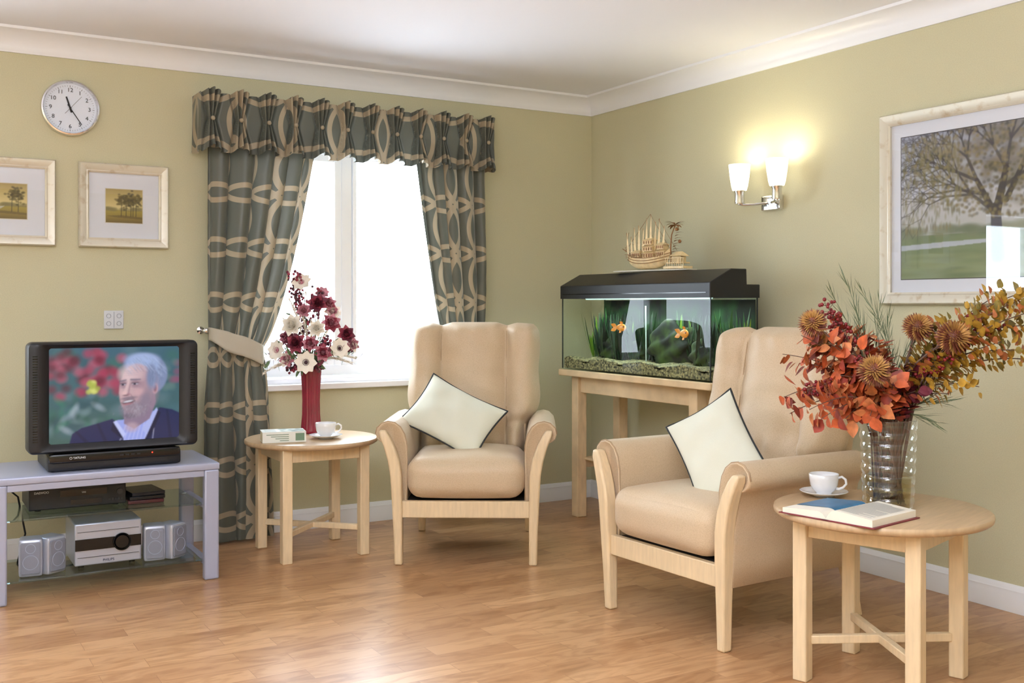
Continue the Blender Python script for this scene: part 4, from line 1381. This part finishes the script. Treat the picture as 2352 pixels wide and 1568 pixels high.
    c.ell(.632, .670, .092, .092, (134, 122, 138), .7, .88, ang=.12)
    c.ell(.725, .590, .046, .120, (128, 118, 138), .9, .8, ang=.30)
    c.ell(.595, .548, .060, .018, (122, 108, 124), .7, .85, ang=-.10)
    c.ell(.600, .735, .05, .03, (100, 92, 110), .8, .6)
    for i in range(260):
        x = .645+r.gauss(0, .052); y = .66+r.gauss(0, .048)
        c.seg((x, y), (x-.005, y+.018), .0016, .001, r.choice([(182, 178, 194), (88, 80, 96), (154, 148, 164), (196, 192, 208)]), .38)
    c.ell(.590, .586, .050, .022, (84, 46, 60), .5, ang=-.16)
    c.ell(.590, .581, .040, .010, (206, 204, 216), .6, ang=-.16)
    c.ell(.588, .610, .038, .009, (164, 116, 128), .8, ang=-.14)
    for k in range(3): c.seg((.56, .262+k*.022), (.67, .255+k*.022), .002, .002, (168, 140, 152), .5)
    for k in range(3): c.seg((.685, .385+k*.012), (.715, .375+k*.020), .002, .001, (136, 106, 122), .6)
    c.blur(3)
    c.img *= (1-.05*((np.arange(c.h) % 2)[:, None, None]))
    SCR = vcolmat('screen_picture', .12, 1.05)
    c.obj('screen', .505, .382, SCR, e, (0, .014, cz+.006), bulge=.010)
television()

M_DGREY = pmat('dark_grey_plastic', C(44, 46, 52), .35)
def vcr():
    e = root('video_recorder', (-2.992, -.60, Z1S)); top(e, 'black video recorder on upper glass shelf', 'video recorder')
    mb = MB(); mb.box((0, .12, .050), (.372, .26, .086)); mb.box((0, -.012, .05), (.372, .006, .082)); mk('casing', mb, M_BLACKP, e, bevel=.004)
    mb = MB(); mb.box((.02, -.0165, .068), (.18, .003, .026)); mk('cassette_flap', mb, M_BLACKG, e)
    mb = MB(); mb.box((.03, -.0165, .030), (.12, .003, .020)); mk('display', mb, pmat('dim_display', C(22, 30, 36), .1), e)
    for k in range(5):
        mb = MB(); mb.box((.12+k*.012, -.0165, .03), (.008, .004, .008)); mk('button', mb, M_DGREY, e)
    mb = MB(); mb.lathe([(0, .016), (.012, .016), (.012, .022), (0, .022)], 20, Matrix.Translation((.16, 0, .06)) @ Matrix.Rotation(pi/2, 4, 'X')); mk('knob', mb, M_DGREY, e)
    wt = pmat('pale_lettering', C(200, 204, 210), .4)
    text('DAEWOO', .012, wt, e, (-.140, -.0158, .078), bold=.0002)
    text('VHS', .009, wt, e, (.02, -.0185, .068))
    for s in (-1, 1):
        for y in (.02, .2):
            mb = MB(); mb.lathe([(0, 0), (.012, 0), (.012, .008), (0, .008)], 12, o=(s*.15, y, 0)); mk('foot', mb, M_BLACKG, e)
vcr()
for i in range(3):
    mb = MB(); mb.box((0, 0, .0075), (.145-.008*(i == 2), .19, .0145))
    o = mk('disc_case', mb, pmat('case_%d' % i, (C(70, 20, 28), C(22, 22, 26), C(30, 34, 44))[i], .3), loc=(-2.722, -.535+.006*i, Z1S+.0005+.0152*i), rot=(0, 0, radians(-3+4*i)), bevel=.002)
    top(o, ('maroon', 'black', 'dark blue')[i]+' slim case stacked beside video recorder', 'disc case', 'stacked disc cases')

def amp():
    e = root('stereo_unit', (-2.882, -.655, Z0S)); top(e, 'silver stereo unit with round black dial on lower glass shelf', 'stereo')
    mb = MB(); mb.box((0, .13, .0985), (.262, .26, .172)); mk('casing', mb, M_SILV2, e, bevel=.006, bseg=3)
    mb = MB(); mb.box((0, -.0015, .098), (.258, .004, .046)); mk('black_band', mb, M_BLACKG, e)
    mb = MB(); mb.lathe([(0, .010), (.026, .010), (.030, .006), (.032, .0), (.034, .0), (.034, .012), (.036, .010), (.036, 0)], 36, Matrix.Translation((.052, -.002, .098)) @ Matrix.Rotation(pi/2, 4, 'X')); mk('dial', mb, M_BLACKG, e)
    for z in (.150, .046):
        mb = MB(); mb.box((0, -.0012, z), (.24, .003, .0015)); mk('panel_line', mb, M_DGREY, e)
    text('PHILIPS', .014, pmat('blue_grey_lettering', C(60, 66, 90), .4), e, (.0, -.0008, .028), bold=.0003)
    for s in (-1, 1):
        for y in (.04, .22):
            mb = MB(); mb.lathe([(0, 0), (.012, 0), (.012, .013), (0, .013)], 12, o=(s*.1, y, 0)); mk('foot', mb, M_BLACKG, e)
amp()
M_GRILL = pmat('speaker_mesh', C(140, 143, 156), .45, metal=.4, bump=.8, bscale=900)
def speaker(x, y, rz, h):
    e = root('speaker', (x, y, Z0S), rz); top(e, 'small silver satellite speaker on lower glass shelf', 'speaker', 'small silver speakers')
    mb = MB(); mb.soft((0, .045, h/2+.0005), (.044, .045, h/2), .012, 8); mk('casing', mb, M_SILV2, e, merge=True)
    mb = MB(); mb.rloft([(.037, h/2-.012, .008, -.0005, 0, h/2), (.037, h/2-.012, .008, -.004, 0, h/2), (.033, h/2-.016, .008, -.006, 0, h/2)], cap1=True); mk('grille', mb, M_GRILL, e)
    for (z, r_) in ((h*.40, .028), (h*.76, .018)):
        mb = MB(); mb.loop([(r_*cos(a*pi/12), -.0062, z+r_*sin(a*pi/12)) for a in range(24)], .0012, 6); mk('driver_ring', mb, M_SILVER, e)
speaker(-3.180, -.69, radians(-8), .150); speaker(-3.080, -.675, radians(32), .150); speaker(-2.700, -.67, radians(-6), .150); speaker(-2.597, -.66, radians(34), .150)
mb = MB(); mb.tube([(-3.26, -.45, .42), (-3.2, -.42, .36), (-3.17, -.40, .2), (-3.2, -.38, .07), (-3.15, -.30, .012), (-2.9, -.22, .008), (-2.6, -.2, .008), (-2.56, -.25, .008)], .004, 6)
o = mk('power_cable', mb, M_BLACKP, sharp=0); top(o, 'black cable trailing behind television stand', 'cable')

# ------------------------------------------------------------------ flowers
CRV = Vector((.861, -.5086, 0)); CFV = Vector((.5086, .861, 0)); UP = Vector((0, 0, 1))
def stem_pts(base, mouth, tgt, n=10):
    b, m, t = Vector(base), Vector(mouth), Vector(tgt)
    pts = [b, b.lerp(m, .5)]
    c = m+(m-b).normalized()*((t-m).length*.5)
    for i in range(n+1):
        k = i/n
        pts.append(m*(1-k)**2+c*2*k*(1-k)+t*k*k)
    return pts
M_STEMG = pmat('stem_green', C(92, 104, 60), .6)
M_TWIG = pmat('twig_brown', C(96, 72, 60), .7)
M_BURG = pmat('burgundy_petal', C(104, 34, 54), .6, noise=.25, nscale=60)
M_RED = pmat('rose_red_petal', C(150, 56, 74), .6, noise=.25, nscale=60)
M_WHITEP = pmat('ivory_petal', C(250, 243, 230), .6, noise=.04, nscale=50)
M_PINKP = pmat('dusty_pink_petal', C(192, 126, 140), .6, noise=.2, nscale=60)
M_DARKC = pmat('flower_dark_centre', C(60, 28, 40), .6)
M_GREENL = pmat('leaf_green', C(96, 120, 78), .5, noise=.2, nscale=30)
M_PAMP = pmat('pale_grass', C(218, 204, 186), .8)
M_VASER = pmat('burgundy_ceramic', C(134, 26, 50), .22, noise=.12, nscale=12, coat=.4)

def orient(d):
    d = Vector(d).normalized()
    u = d.orthogonal().normalized(); return u, d.cross(u), d

def bloom(mb, c, d, R, kind, mats):
    u, w, d = orient(d); c = Vector(c)
    if kind == 'anemone':
        for i in range(8):
            a = 2*pi*i/8+random.uniform(-.1, .1); q = u*cos(a)+w*sin(a)
            mb.mi = mats[0]; mb.leaf(c+d*R*.04*(i % 2), q+d*.35, d, R, R*1.05, .05, 5, cup=.25, tip=.7)
        mb.mi = mats[1]; mb.ball(c+d*R*.12, R*.15, 8, 6)
        for i in range(14):
            a = 2*pi*i/14; q = u*cos(a)+w*sin(a)
            mb.tube([c+d*R*.1, c+q*R*.26+d*R*.24], R*.016, 4); mb.ball(c+q*R*.26+d*R*.24, R*.035, 5, 4)
    elif kind == 'rose':
        for (n, rr, el, wd) in ((7, 1.0, .35, .95), (6, .85, .8, .9), (5, .66, 1.5, .8), (4, .5, 3, .7)):
            o = random.random()*6
            for i in range(n):
                a = o+2*pi*i/n; q = u*cos(a)+w*sin(a)
                mb.mi = random.choice(mats); mb.leaf(c+q*R*.05, q+d*el, d-q*.3, R*(rr if el < 1 else .75), R*wd, -.25 if el > .6 else .15, 5, cup=.45, tip=.65)
        mb.mi = mats[0]; mb.ball(c+d*R*.25, (R*.25, R*.25, R*.3), 8, 6)
    elif kind == 'mum':
        n = 260
        for i in range(n):
            z = 1-1.6*(i+.5)/n; a = i*2.39996
            s_ = sqrt(max(0, 1-z*z)); q = (u*cos(a)+w*sin(a))*s_+d*z
            mb.mi = mats[1] if (z > .55 or i % 3 == 0) else mats[0]
            mb.leaf(c+q*R*.50, q*.75+d*.3, q, R*(.44+.06*(1-z))*random.uniform(.8, 1.15), R*.13, -.35, 4, cup=.5, tip=.7)
        mb.mi = mats[0]; mb.ball(c, R*.60, 12, 9)

def flower(name, base, mouth, tgt, d, R, kind, mats_list, mats, label, group, sm=None, sr=.002, cat='flower'):
    mb = MB(); t = Vector(tgt)
    bloom(mb, (0, 0, 0), d, R, kind, mats)
    o = mk(name, mb, mats_list, loc=t, sharp=0)
    top(o, label, cat, group)
    s = MB(); s.tube([p-t for p in stem_pts(base, mouth, t-Vector(d).normalized()*R*.1)], sr, 6)
    mk('stem', s, sm or M_STEMG, o, sharp=0)
    return o

def sprig(name, base, mouth, tgt, mats_list, label, group, kind, n=20, L=.03, W=.02, start=.35, sr=.002, cat='flower', spread=.03, droop=0):
    t = Vector(tgt); pts = stem_pts(base, mouth, t, 16)
    if droop:
        for i, p in enumerate(pts):
            k = max(0, (i-6)/(len(pts)-7)); p.z -= droop*k*k
    o0 = Vector(base)
    mb = MB(); mb.mi = 0
    m = len(pts)
    mb.tube([p-o0 for p in pts], [sr*(1-.6*i/m) for i in range(m)], 6)
    up = pts[2:]
    for i in range(n):
        k = start+(1-start)*(i+random.random()*.5)/n; k = min(k, .999)
        x = k*(len(up)-1); j = int(x); p = up[j].lerp(up[min(j+1, len(up)-1)], x-j)-o0
        tg = (up[min(j+1, len(up)-1)]-up[max(j-1, 0)]).normalized()
        u, w, _ = orient(tg); a = random.random()*2*pi; q = u*cos(a)+w*sin(a)
        mb.mi = 1+random.randrange(len(mats_list)-1)
        if kind == 'leaf':
            sc = random.uniform(.65, 1.2)
            mb.leaf(p+q*random.random()*spread*.5, q*1.0+tg*.55, tg+q*.2, L*sc, W*sc, random.uniform(-.1, .4), 5, cup=.2, tip=.8)
        elif kind == 'berry':
            e_ = p+q*spread*random.uniform(.3, 1)+tg*.01
            mi = mb.mi; mb.mi = 0; mb.tube([p, e_], sr*.35, 4); mb.mi = mi
            mb.ball(e_, L*random.uniform(.7, 1.1), 8, 6)
        elif kind == 'hair':
            mb.leaf(p, q*.55+tg, q, L*random.uniform(.6, 1.1)*(1.1-k*.5), W, .1, 2, cup=.1)
    o = mk(name, mb, mats_list, loc=o0, sharp=0)
    top(o, label, cat, group)
    return o

# --- burgundy vase
VX = Vector((-1.888, -.318, T1H+.0005))
mb = MB()
prof = [(0, .001), (.046, .0), (.050, .006), (.047, .03), (.042, .09), (.041, .16), (.043, .22), (.047, .28), (.050, .318), (.052, .325), (.048, .326), (.045, .30), (.040, .22), (.037, .12), (.040, .03), (0, .012)]
def flute(a, b):
    i = b*(len(prof)-1); j = min(int(i), len(prof)-2); f = i-j
    r = prof[j][0]*(1-f)+prof[j+1][0]*f; z = prof[j][1]*(1-f)+prof[j+1][1]*f
    k = 1+.035*cos(2*pi*a*18)*(.02 < z < .31)
    return (r*k*cos(2*pi*a), r*k*sin(2*pi*a), z)
mb.grid(flute, 144, (len(prof)-1)*2, cu=True)
o = mk('vase', mb, M_VASER, loc=VX, sharp=0); top(o, 'tall fluted burgundy ceramic vase on table under window', 'vase')

def P1(dl, z, f=0): return Vector((VX.x, VX.y, 0))+CRV*dl-CFV*f+UP*z
def b1(dl, f): 
    return (Vector((VX.x, VX.y, T1H+.03))-CRV*dl*.03, Vector((VX.x, VX.y, T1H+.315))+CRV*max(-.03, min(.03, dl*.18))-CFV*max(-.03, min(.03, f*.2)))
G1 = 'flowers in burgundy vase'
FL = [M_WHITEP, M_DARKC, M_BURG, M_RED, M_PINKP]
FW = -CFV
for (dl, z, f, R, kind, ms, nm, lab) in [
    (0.0, .885, .12, .058, 'anemone', (0, 1), 'anemone', 'ivory anemone with dark centre in burgundy vase'),
    (-.050, .975, .10, .052, 'rose', (2, 3), 'rose', 'deep red artificial rose in burgundy vase'),
    (.040, 1.165, .05, .052, 'rose', (2, 3), 'rose', 'burgundy artificial rose in burgundy vase'),
    (.085, 1.165, .0, .038, 'rose', (4, 3), 'rose', 'dusty pink artificial rose in burgundy vase'),
    (-.072, 1.060, .08, .056, 'rose', (0, 0), 'rose', 'ivory artificial rose in burgundy vase'),
    (-.040, 1.265, .02, .052, 'anemone', (0, 4), 'anemone', 'ivory artificial anemone at the top of burgundy vase'),
    (.108, 1.070, .06, .048, 'rose', (4, 3), 'rose', 'dusty pink artificial rose in burgundy vase'),
    (.172, 1.015, .02, .046, 'rose', (2, 3), 'rose', 'burgundy artificial rose in burgundy vase'),
    (.150, .950, .08, .052, 'anemone', (0, 1), 'anemone', 'ivory anemone with dark centre in burgundy vase'),
    (-.150, .940, .05, .054, 'anemone', (0, 4), 'anemone', 'ivory artificial anemone in burgundy vase'),
    (.045, 1.045, .10, .044, 'rose', (0, 0), 'rose', 'ivory artificial rose in burgundy vase'),
    (.022, .975, .13, .040, 'rose', (4, 3), 'rose', 'dusty pink artificial rose in burgundy vase'),
    (.075, .930, .10, .044, 'rose', (4, 3), 'rose', 'dusty pink artificial rose in burgundy vase'),
    (-.095, .900, .09, .042, 'rose', (0, 4), 'rose', 'ivory artificial rose in burgundy vase'),
    (.10, 1.125, -.02, .042, 'rose', (0, 4), 'rose', 'ivory artificial rose in burgundy vase'),
    (-.02, 1.13, .07, .038, 'rose', (4, 4), 'rose', 'dusty pink artificial rose in burgundy vase'),
    (.20, .965, .0, .038, 'rose', (4, 0), 'rose', 'pale pink artificial rose in burgundy vase'),
    (-.11, 1.0, .04, .038, 'rose', (4, 2), 'rose', 'mauve artificial rose in burgundy vase'),
    (.055, 1.215, .0, .036, 'anemone', (4, 1), 'anemone', 'dusty pink anemone in burgundy vase')]:
    b, m = b1(dl, f)
    flower(nm, b, m, P1(dl, z, f), FW*.9+CRV*dl*3+UP*(.25+(z-1)*1.2), R, kind, FL, ms, lab, G1)
for (dl, z, f) in [(-.10, 1.32, 0), (-.055, 1.31, .02), (-.085, .85, .08), (.10, .99, .08), (.03, 1.24, .02), (-.03, 1.13, .05), (-.09, 1.25, .0), (.05, .86, .08), (-.12, 1.02, .04)]:
    b, m = b1(dl, f)
    sprig('berry_spray', b, m, P1(dl, z, f), [M_TWIG, M_BURG, M_DARKC, M_RED], 'dark burgundy berry spray in burgundy vase', G1, 'berry', n=34, L=.0080, start=.55, spread=.024)
for (dl, z, f) in [(-.11, 1.19, -.02), (-.14, 1.10, 0), (.13, 1.12, -.04), (.17, .93, .02), (.20, .88, .04), (-.19, .90, .0), (-.03, 1.22, -.02), (-.16, .86, .06), (.02, 1.08, .10), (-.02, 1.10, .1), (-.22, .83, .04), (.04, 1.15, -.04), (-.08, 1.16, .04), (.22, .90, .0)]:
    b, m = b1(dl, f)
    sprig('grass_plume', b, m, P1(dl, z, f), [M_PAMP, M_PAMP, M_WHITEP], 'pale feathery grass plume in burgundy vase', G1, 'hair', n=140, L=.038, W=.0038, start=.45, sr=.0014, cat='dried grass')
for (dl, z, f, dr) in [(-.22, .97, .02, .06), (.19, .98, .05, .05), (-.17, 1.0, .05, .02), (.10, .95, .10, .04), (-.08, .95, .12, .05), (.0, 1.0, -.08, 0), (.03, .90, .1, .02), (-.04, .88, .1, .02), (.24, .93, .0, .04), (-.10, 1.12, .02, 0), (.06, 1.02, .02, 0), (-.25, .93, .02, .07)]:
    b, m = b1(dl, f)
    sprig('leaf_spray', b, m, P1(dl, z, f), [M_STEMG, M_GREENL, M_BURG, M_GREENL], 'green and burgundy foliage in burgundy vase', G1, 'leaf', n=16, L=.058, W=.018, start=.15, droop=dr, cat='foliage')

# --- glass vase
GX = Vector((-.992, -3.026, T2H+.0005))
mb = MB()
ol = []
NR = 150
for i in range(NR+1):
    t = i/NR; z = .006+.268*t
    r = .073+.010*t+.0042*abs(sin(pi*t*8))*(t > .05)
    if t > .96: r += .004*(t-.96)/.04
    ol.append((r, z))
mb.lathe([(0, 0), (.069, 0)]+ol+[(ol[-1][0]-.002, .277), (ol[-1][0]-.004, .274)], 64)
o = mk('glass_vase', mb, glassmat('ribbed_glass', (.88, .90, .90, 1), .10, .05, 1.2), loc=GX, sharp=0); top(o, 'wide ribbed clear glass vase on round table', 'vase')
mb = MB(); mb.lathe([(0, .006), (.064, .006), (.066, .05), (.068, .095), (0, .0952)], 48)
w = mk('water', mb, glassmat('amber_water', (.82, .74, .50, 1), .03), o, sharp=0); w['label'] = 'murky amber water'
mb = MB()
for i in range(90):
    a = random.random()*6.28; q = sqrt(random.random())*.048
    mb.mi = i % 2; mb.leaf((q*cos(a), q*sin(a), .012+random.random()*.065), (random.gauss(0, 1), random.gauss(0, 1), .5), (random.gauss(0, 1), 1, .3), .022, .018)
mk('submerged_leaves', mb, [pmat('wet_leaf_a', C(130, 110, 50), .4), pmat('wet_leaf_b', C(90, 70, 40), .4)], o, sharp=0)

M_OR1 = pmat('orange_leaf', C(192, 92, 50), .55, noise=.35, nscale=40)
M_OR2 = pmat('rust_leaf', C(146, 58, 42), .55, noise=.35, nscale=40)
M_OR3 = pmat('amber_leaf', C(198, 122, 74), .55, noise=.3, nscale=40)
M_YL1 = pmat('golden_leaf', C(184, 144, 54), .55, noise=.35, nscale=40)
M_YL2 = pmat('olive_leaf', C(136, 118, 52), .55, noise=.35, nscale=40)
M_MAR = pmat('maroon_leaf', C(96, 26, 46), .55, noise=.3, nscale=40)
M_BER = pmat('red_berry', C(122, 26, 30), .35)
M_MUM1 = pmat('rust_mum', C(118, 60, 40), .6, noise=.25, nscale=60)
M_MUM2 = pmat('gold_mum', C(176, 130, 70), .6, noise=.2, nscale=60)
M_GRS = pmat('dry_green_grass', C(92, 106, 76), .6)
def P2(dl, z, f=0): return Vector((GX.x, GX.y, 0))+CRV*dl-CFV*(f-.03)+UP*z
def disc(r):
    a = random.random()*2*pi; q = sqrt(random.random())*r
    return Vector((q*cos(a), q*sin(a), 0))
def b2(dl, f):
    return (Vector((GX.x, GX.y, T2H+.02))+disc(.048),
            Vector((GX.x, GX.y, T2H+.265))+CRV*max(-.04, min(.04, dl*.18))-CFV*max(-.03, min(.03, f*.2))+disc(.028))
G2 = 'autumn stems in glass vase'
for (dl, z, f, R) in [(-.242, 1.105, .06, .044), (-.092, .966, .17, .050), (.072, 1.092, .08, .045), (.165, 1.062, .12, .053), (-.20, 1.04, .0, .040), (.12, 1.09, -.02, .040)]:
    b, m = b2(dl, f)
    flower('chrysanthemum', b, m, P2(dl, z, f), FW+CRV*dl*1.5+UP*.55, R, 'mum', [M_MUM1, M_MUM2], (0, 1), 'rust and gold artificial chrysanthemum in glass vase', G2, M_TWIG, .0028)
for (dl, z, f, dr, n) in [(-.275, 1.08, .05, .02, 38), (-.33, .94, .06, .09, 44), (-.27, .90, .12, .08, 40), (-.17, .98, .10, .05, 36), (-.15, 1.12, .02, 0, 36), (-.10, .90, .16, .10, 40), (-.22, 1.0, -.05, .0, 34), (-.05, 1.0, .06, .0, 30), (-.14, 1.03, .12, .02, 34),
                          (-.31, .86, .05, .05, 36), (-.20, 1.06, .08, .02, 36), (-.12, .95, .05, .0, 30), (-.22, .92, .02, .04, 36), (-.10, 1.08, -.02, .0, 30), (-.26, 1.0, .02, .03, 34), (-.16, .86, .12, .06, 34), (-.32, 1.02, .0, .02, 30), (-.24, .86, .14, .06, 36), (-.04, 1.06, .06, .0, 34), (-.02, .94, .13, .02, 34)]:
    b, m = b2(dl, f)
    sprig('autumn_branch', b, m, P2(dl, z+dr*.3, f), [M_TWIG, M_OR1, M_OR2, M_OR3, M_OR1, M_OR3], 'orange-leaved autumn branch in glass vase', G2, 'leaf', n=n, L=.044, W=.039, start=.22, droop=dr, cat='foliage', sr=.0026, spread=.05)
for (dl, z, f, dr, n) in [(.45, 1.19, .02, 0, 90), (.42, 1.05, .06, .03, 80), (.44, 1.12, -.06, .02, 80), (.36, 1.14, .0, .0, 74), (.26, .97, .08, .06, 40), (.12, 1.03, .08, .0, 40), (.50, 1.13, .05, .03, 80), (.30, 1.12, .03, .02, 60), (.38, 1.20, -.02, .0, 70), (.22, 1.0, .05, .03, 44),
                          (.34, 1.07, .08, .02, 60), (.48, 1.22, .04, .0, 80), (.20, 1.10, -.04, .0, 50), (.16, .92, .10, .03, 36), (.46, 1.16, .08, .01, 80), (.24, 1.08, .06, .0, 54), (.52, 1.02, .04, .04, 80)]:
    b, m = b2(dl, f)
    sprig('golden_branch', b, m, P2(dl, z, f), [M_TWIG, M_YL1, M_YL2, M_YL1, M_YL1, M_OR3], 'golden small-leaved autumn branch in glass vase', G2, 'leaf', n=n, L=.030, W=.026, start=.34, droop=dr, cat='foliage', sr=.0034, spread=.06)
for (dl, z, f, dr, n) in [(-.02, .95, .10, .02, 34), (.03, .98, .06, .0, 34), (.09, .97, .02, .0, 36), (.05, .90, .12, .0, 30), (-.05, .90, -.04, .0, 30), (.12, .93, .06, .02, 30), (.0, 1.02, .0, .0, 30), (-.06, .97, .04, .0, 30)]:
    b, m = b2(dl, f)
    sprig('maroon_branch', b, m, P2(dl, z, f), [M_TWIG, M_MAR, M_MAR, M_BURG, M_OR2], 'maroon-leaved branch in glass vase', G2, 'leaf', n=n, L=.040, W=.028, start=.02, droop=dr, cat='foliage', sr=.0026, spread=.04)
for (dl, z, f) in [(-.194, 1.165, .02), (-.27, .90, .08), (.23, 1.05, .05), (.34, 1.10, .05), (-.11, 1.0, .1), (.17, 1.0, .1), (-.18, 1.13, .05), (.28, 1.12, .02)]:
    b, m = b2(dl, f)
    sprig('berry_branch', b, m, P2(dl, z, f), [M_TWIG, M_BER, M_BER], 'red berry spray in glass vase', G2, 'berry', n=46, L=.0064, start=.58, spread=.028)
for (dl, z, f) in [(-.17, 1.20, 0), (-.12, 1.25, -.02), (-.07, 1.20, 0), (-.02, 1.17, .02), (.18, .86, .05), (.13, .80, .08), (.0, 1.12, .02), (.22, .92, .0), (.1, 1.05, .0), (-.10, 1.15, .03)]:
    b, m = b2(dl, f)
    sprig('grass_spray', b, m, P2(dl, z, f), [M_GRS, M_GRS], 'spiky green grass spray in glass vase', G2, 'hair', n=30, L=.11, W=.0028, start=.40, sr=.0016, cat='dried grass')

# ------------------------------------------------------------------ lights / world / camera
w = bpy.data.worlds.new('World'); SC.world = w; w.use_nodes = True
bg = w.node_tree.nodes['Background']; bg.inputs['Color'].default_value = (.80, .90, 1.0, 1); bg.inputs['Strength'].default_value = 16.0
def area(name, loc, rot, sx, sy, e, col=(1, 1, 1), portal=False):
    ld = bpy.data.lights.new(name, 'AREA'); ld.shape = 'RECTANGLE'; ld.size = sx; ld.size_y = sy; ld.energy = e; ld.color = col
    if portal: ld.cycles.is_portal = True
    o = bpy.data.objects.new(name, ld); COL.objects.link(o); o.location = loc; o.rotation_euler = rot
    return o
for i, W_ in enumerate((W1, W2)):
    area('window_portal', ((W_[0]+W_[1])/2, .27, (W_[2]+W_[3])/2), (-pi/2, 0, 0), W_[1]-W_[0], W_[3]-W_[2], 1, portal=True)
area('ceiling_fill', (-4.9, -5.9, 2.36), (0, 0, 0), 2.0, 1.2, 95, (.92, .95, 1))  # added soft fill below the ceiling behind the camera, no fitting there
area('bounce_fill', (-3.6, -4.2, 1.70), (pi, 0, 0), 1.1, 1.1, 185, (.84, .91, 1))  # added fill aimed up at the ceiling, in the manner of a bounced flash

cam = bpy.data.cameras.new('Camera'); co = bpy.data.objects.new('Camera', cam); COL.objects.link(co)
co.location = (-3.655, -5.24, 1.16); co.rotation_euler = (pi/2, 0, radians(-30.57))
cam.sensor_width = 36; cam.lens = 2414/2352*36; cam.shift_y = -84/2352; cam.clip_start = .05
SC.camera = co
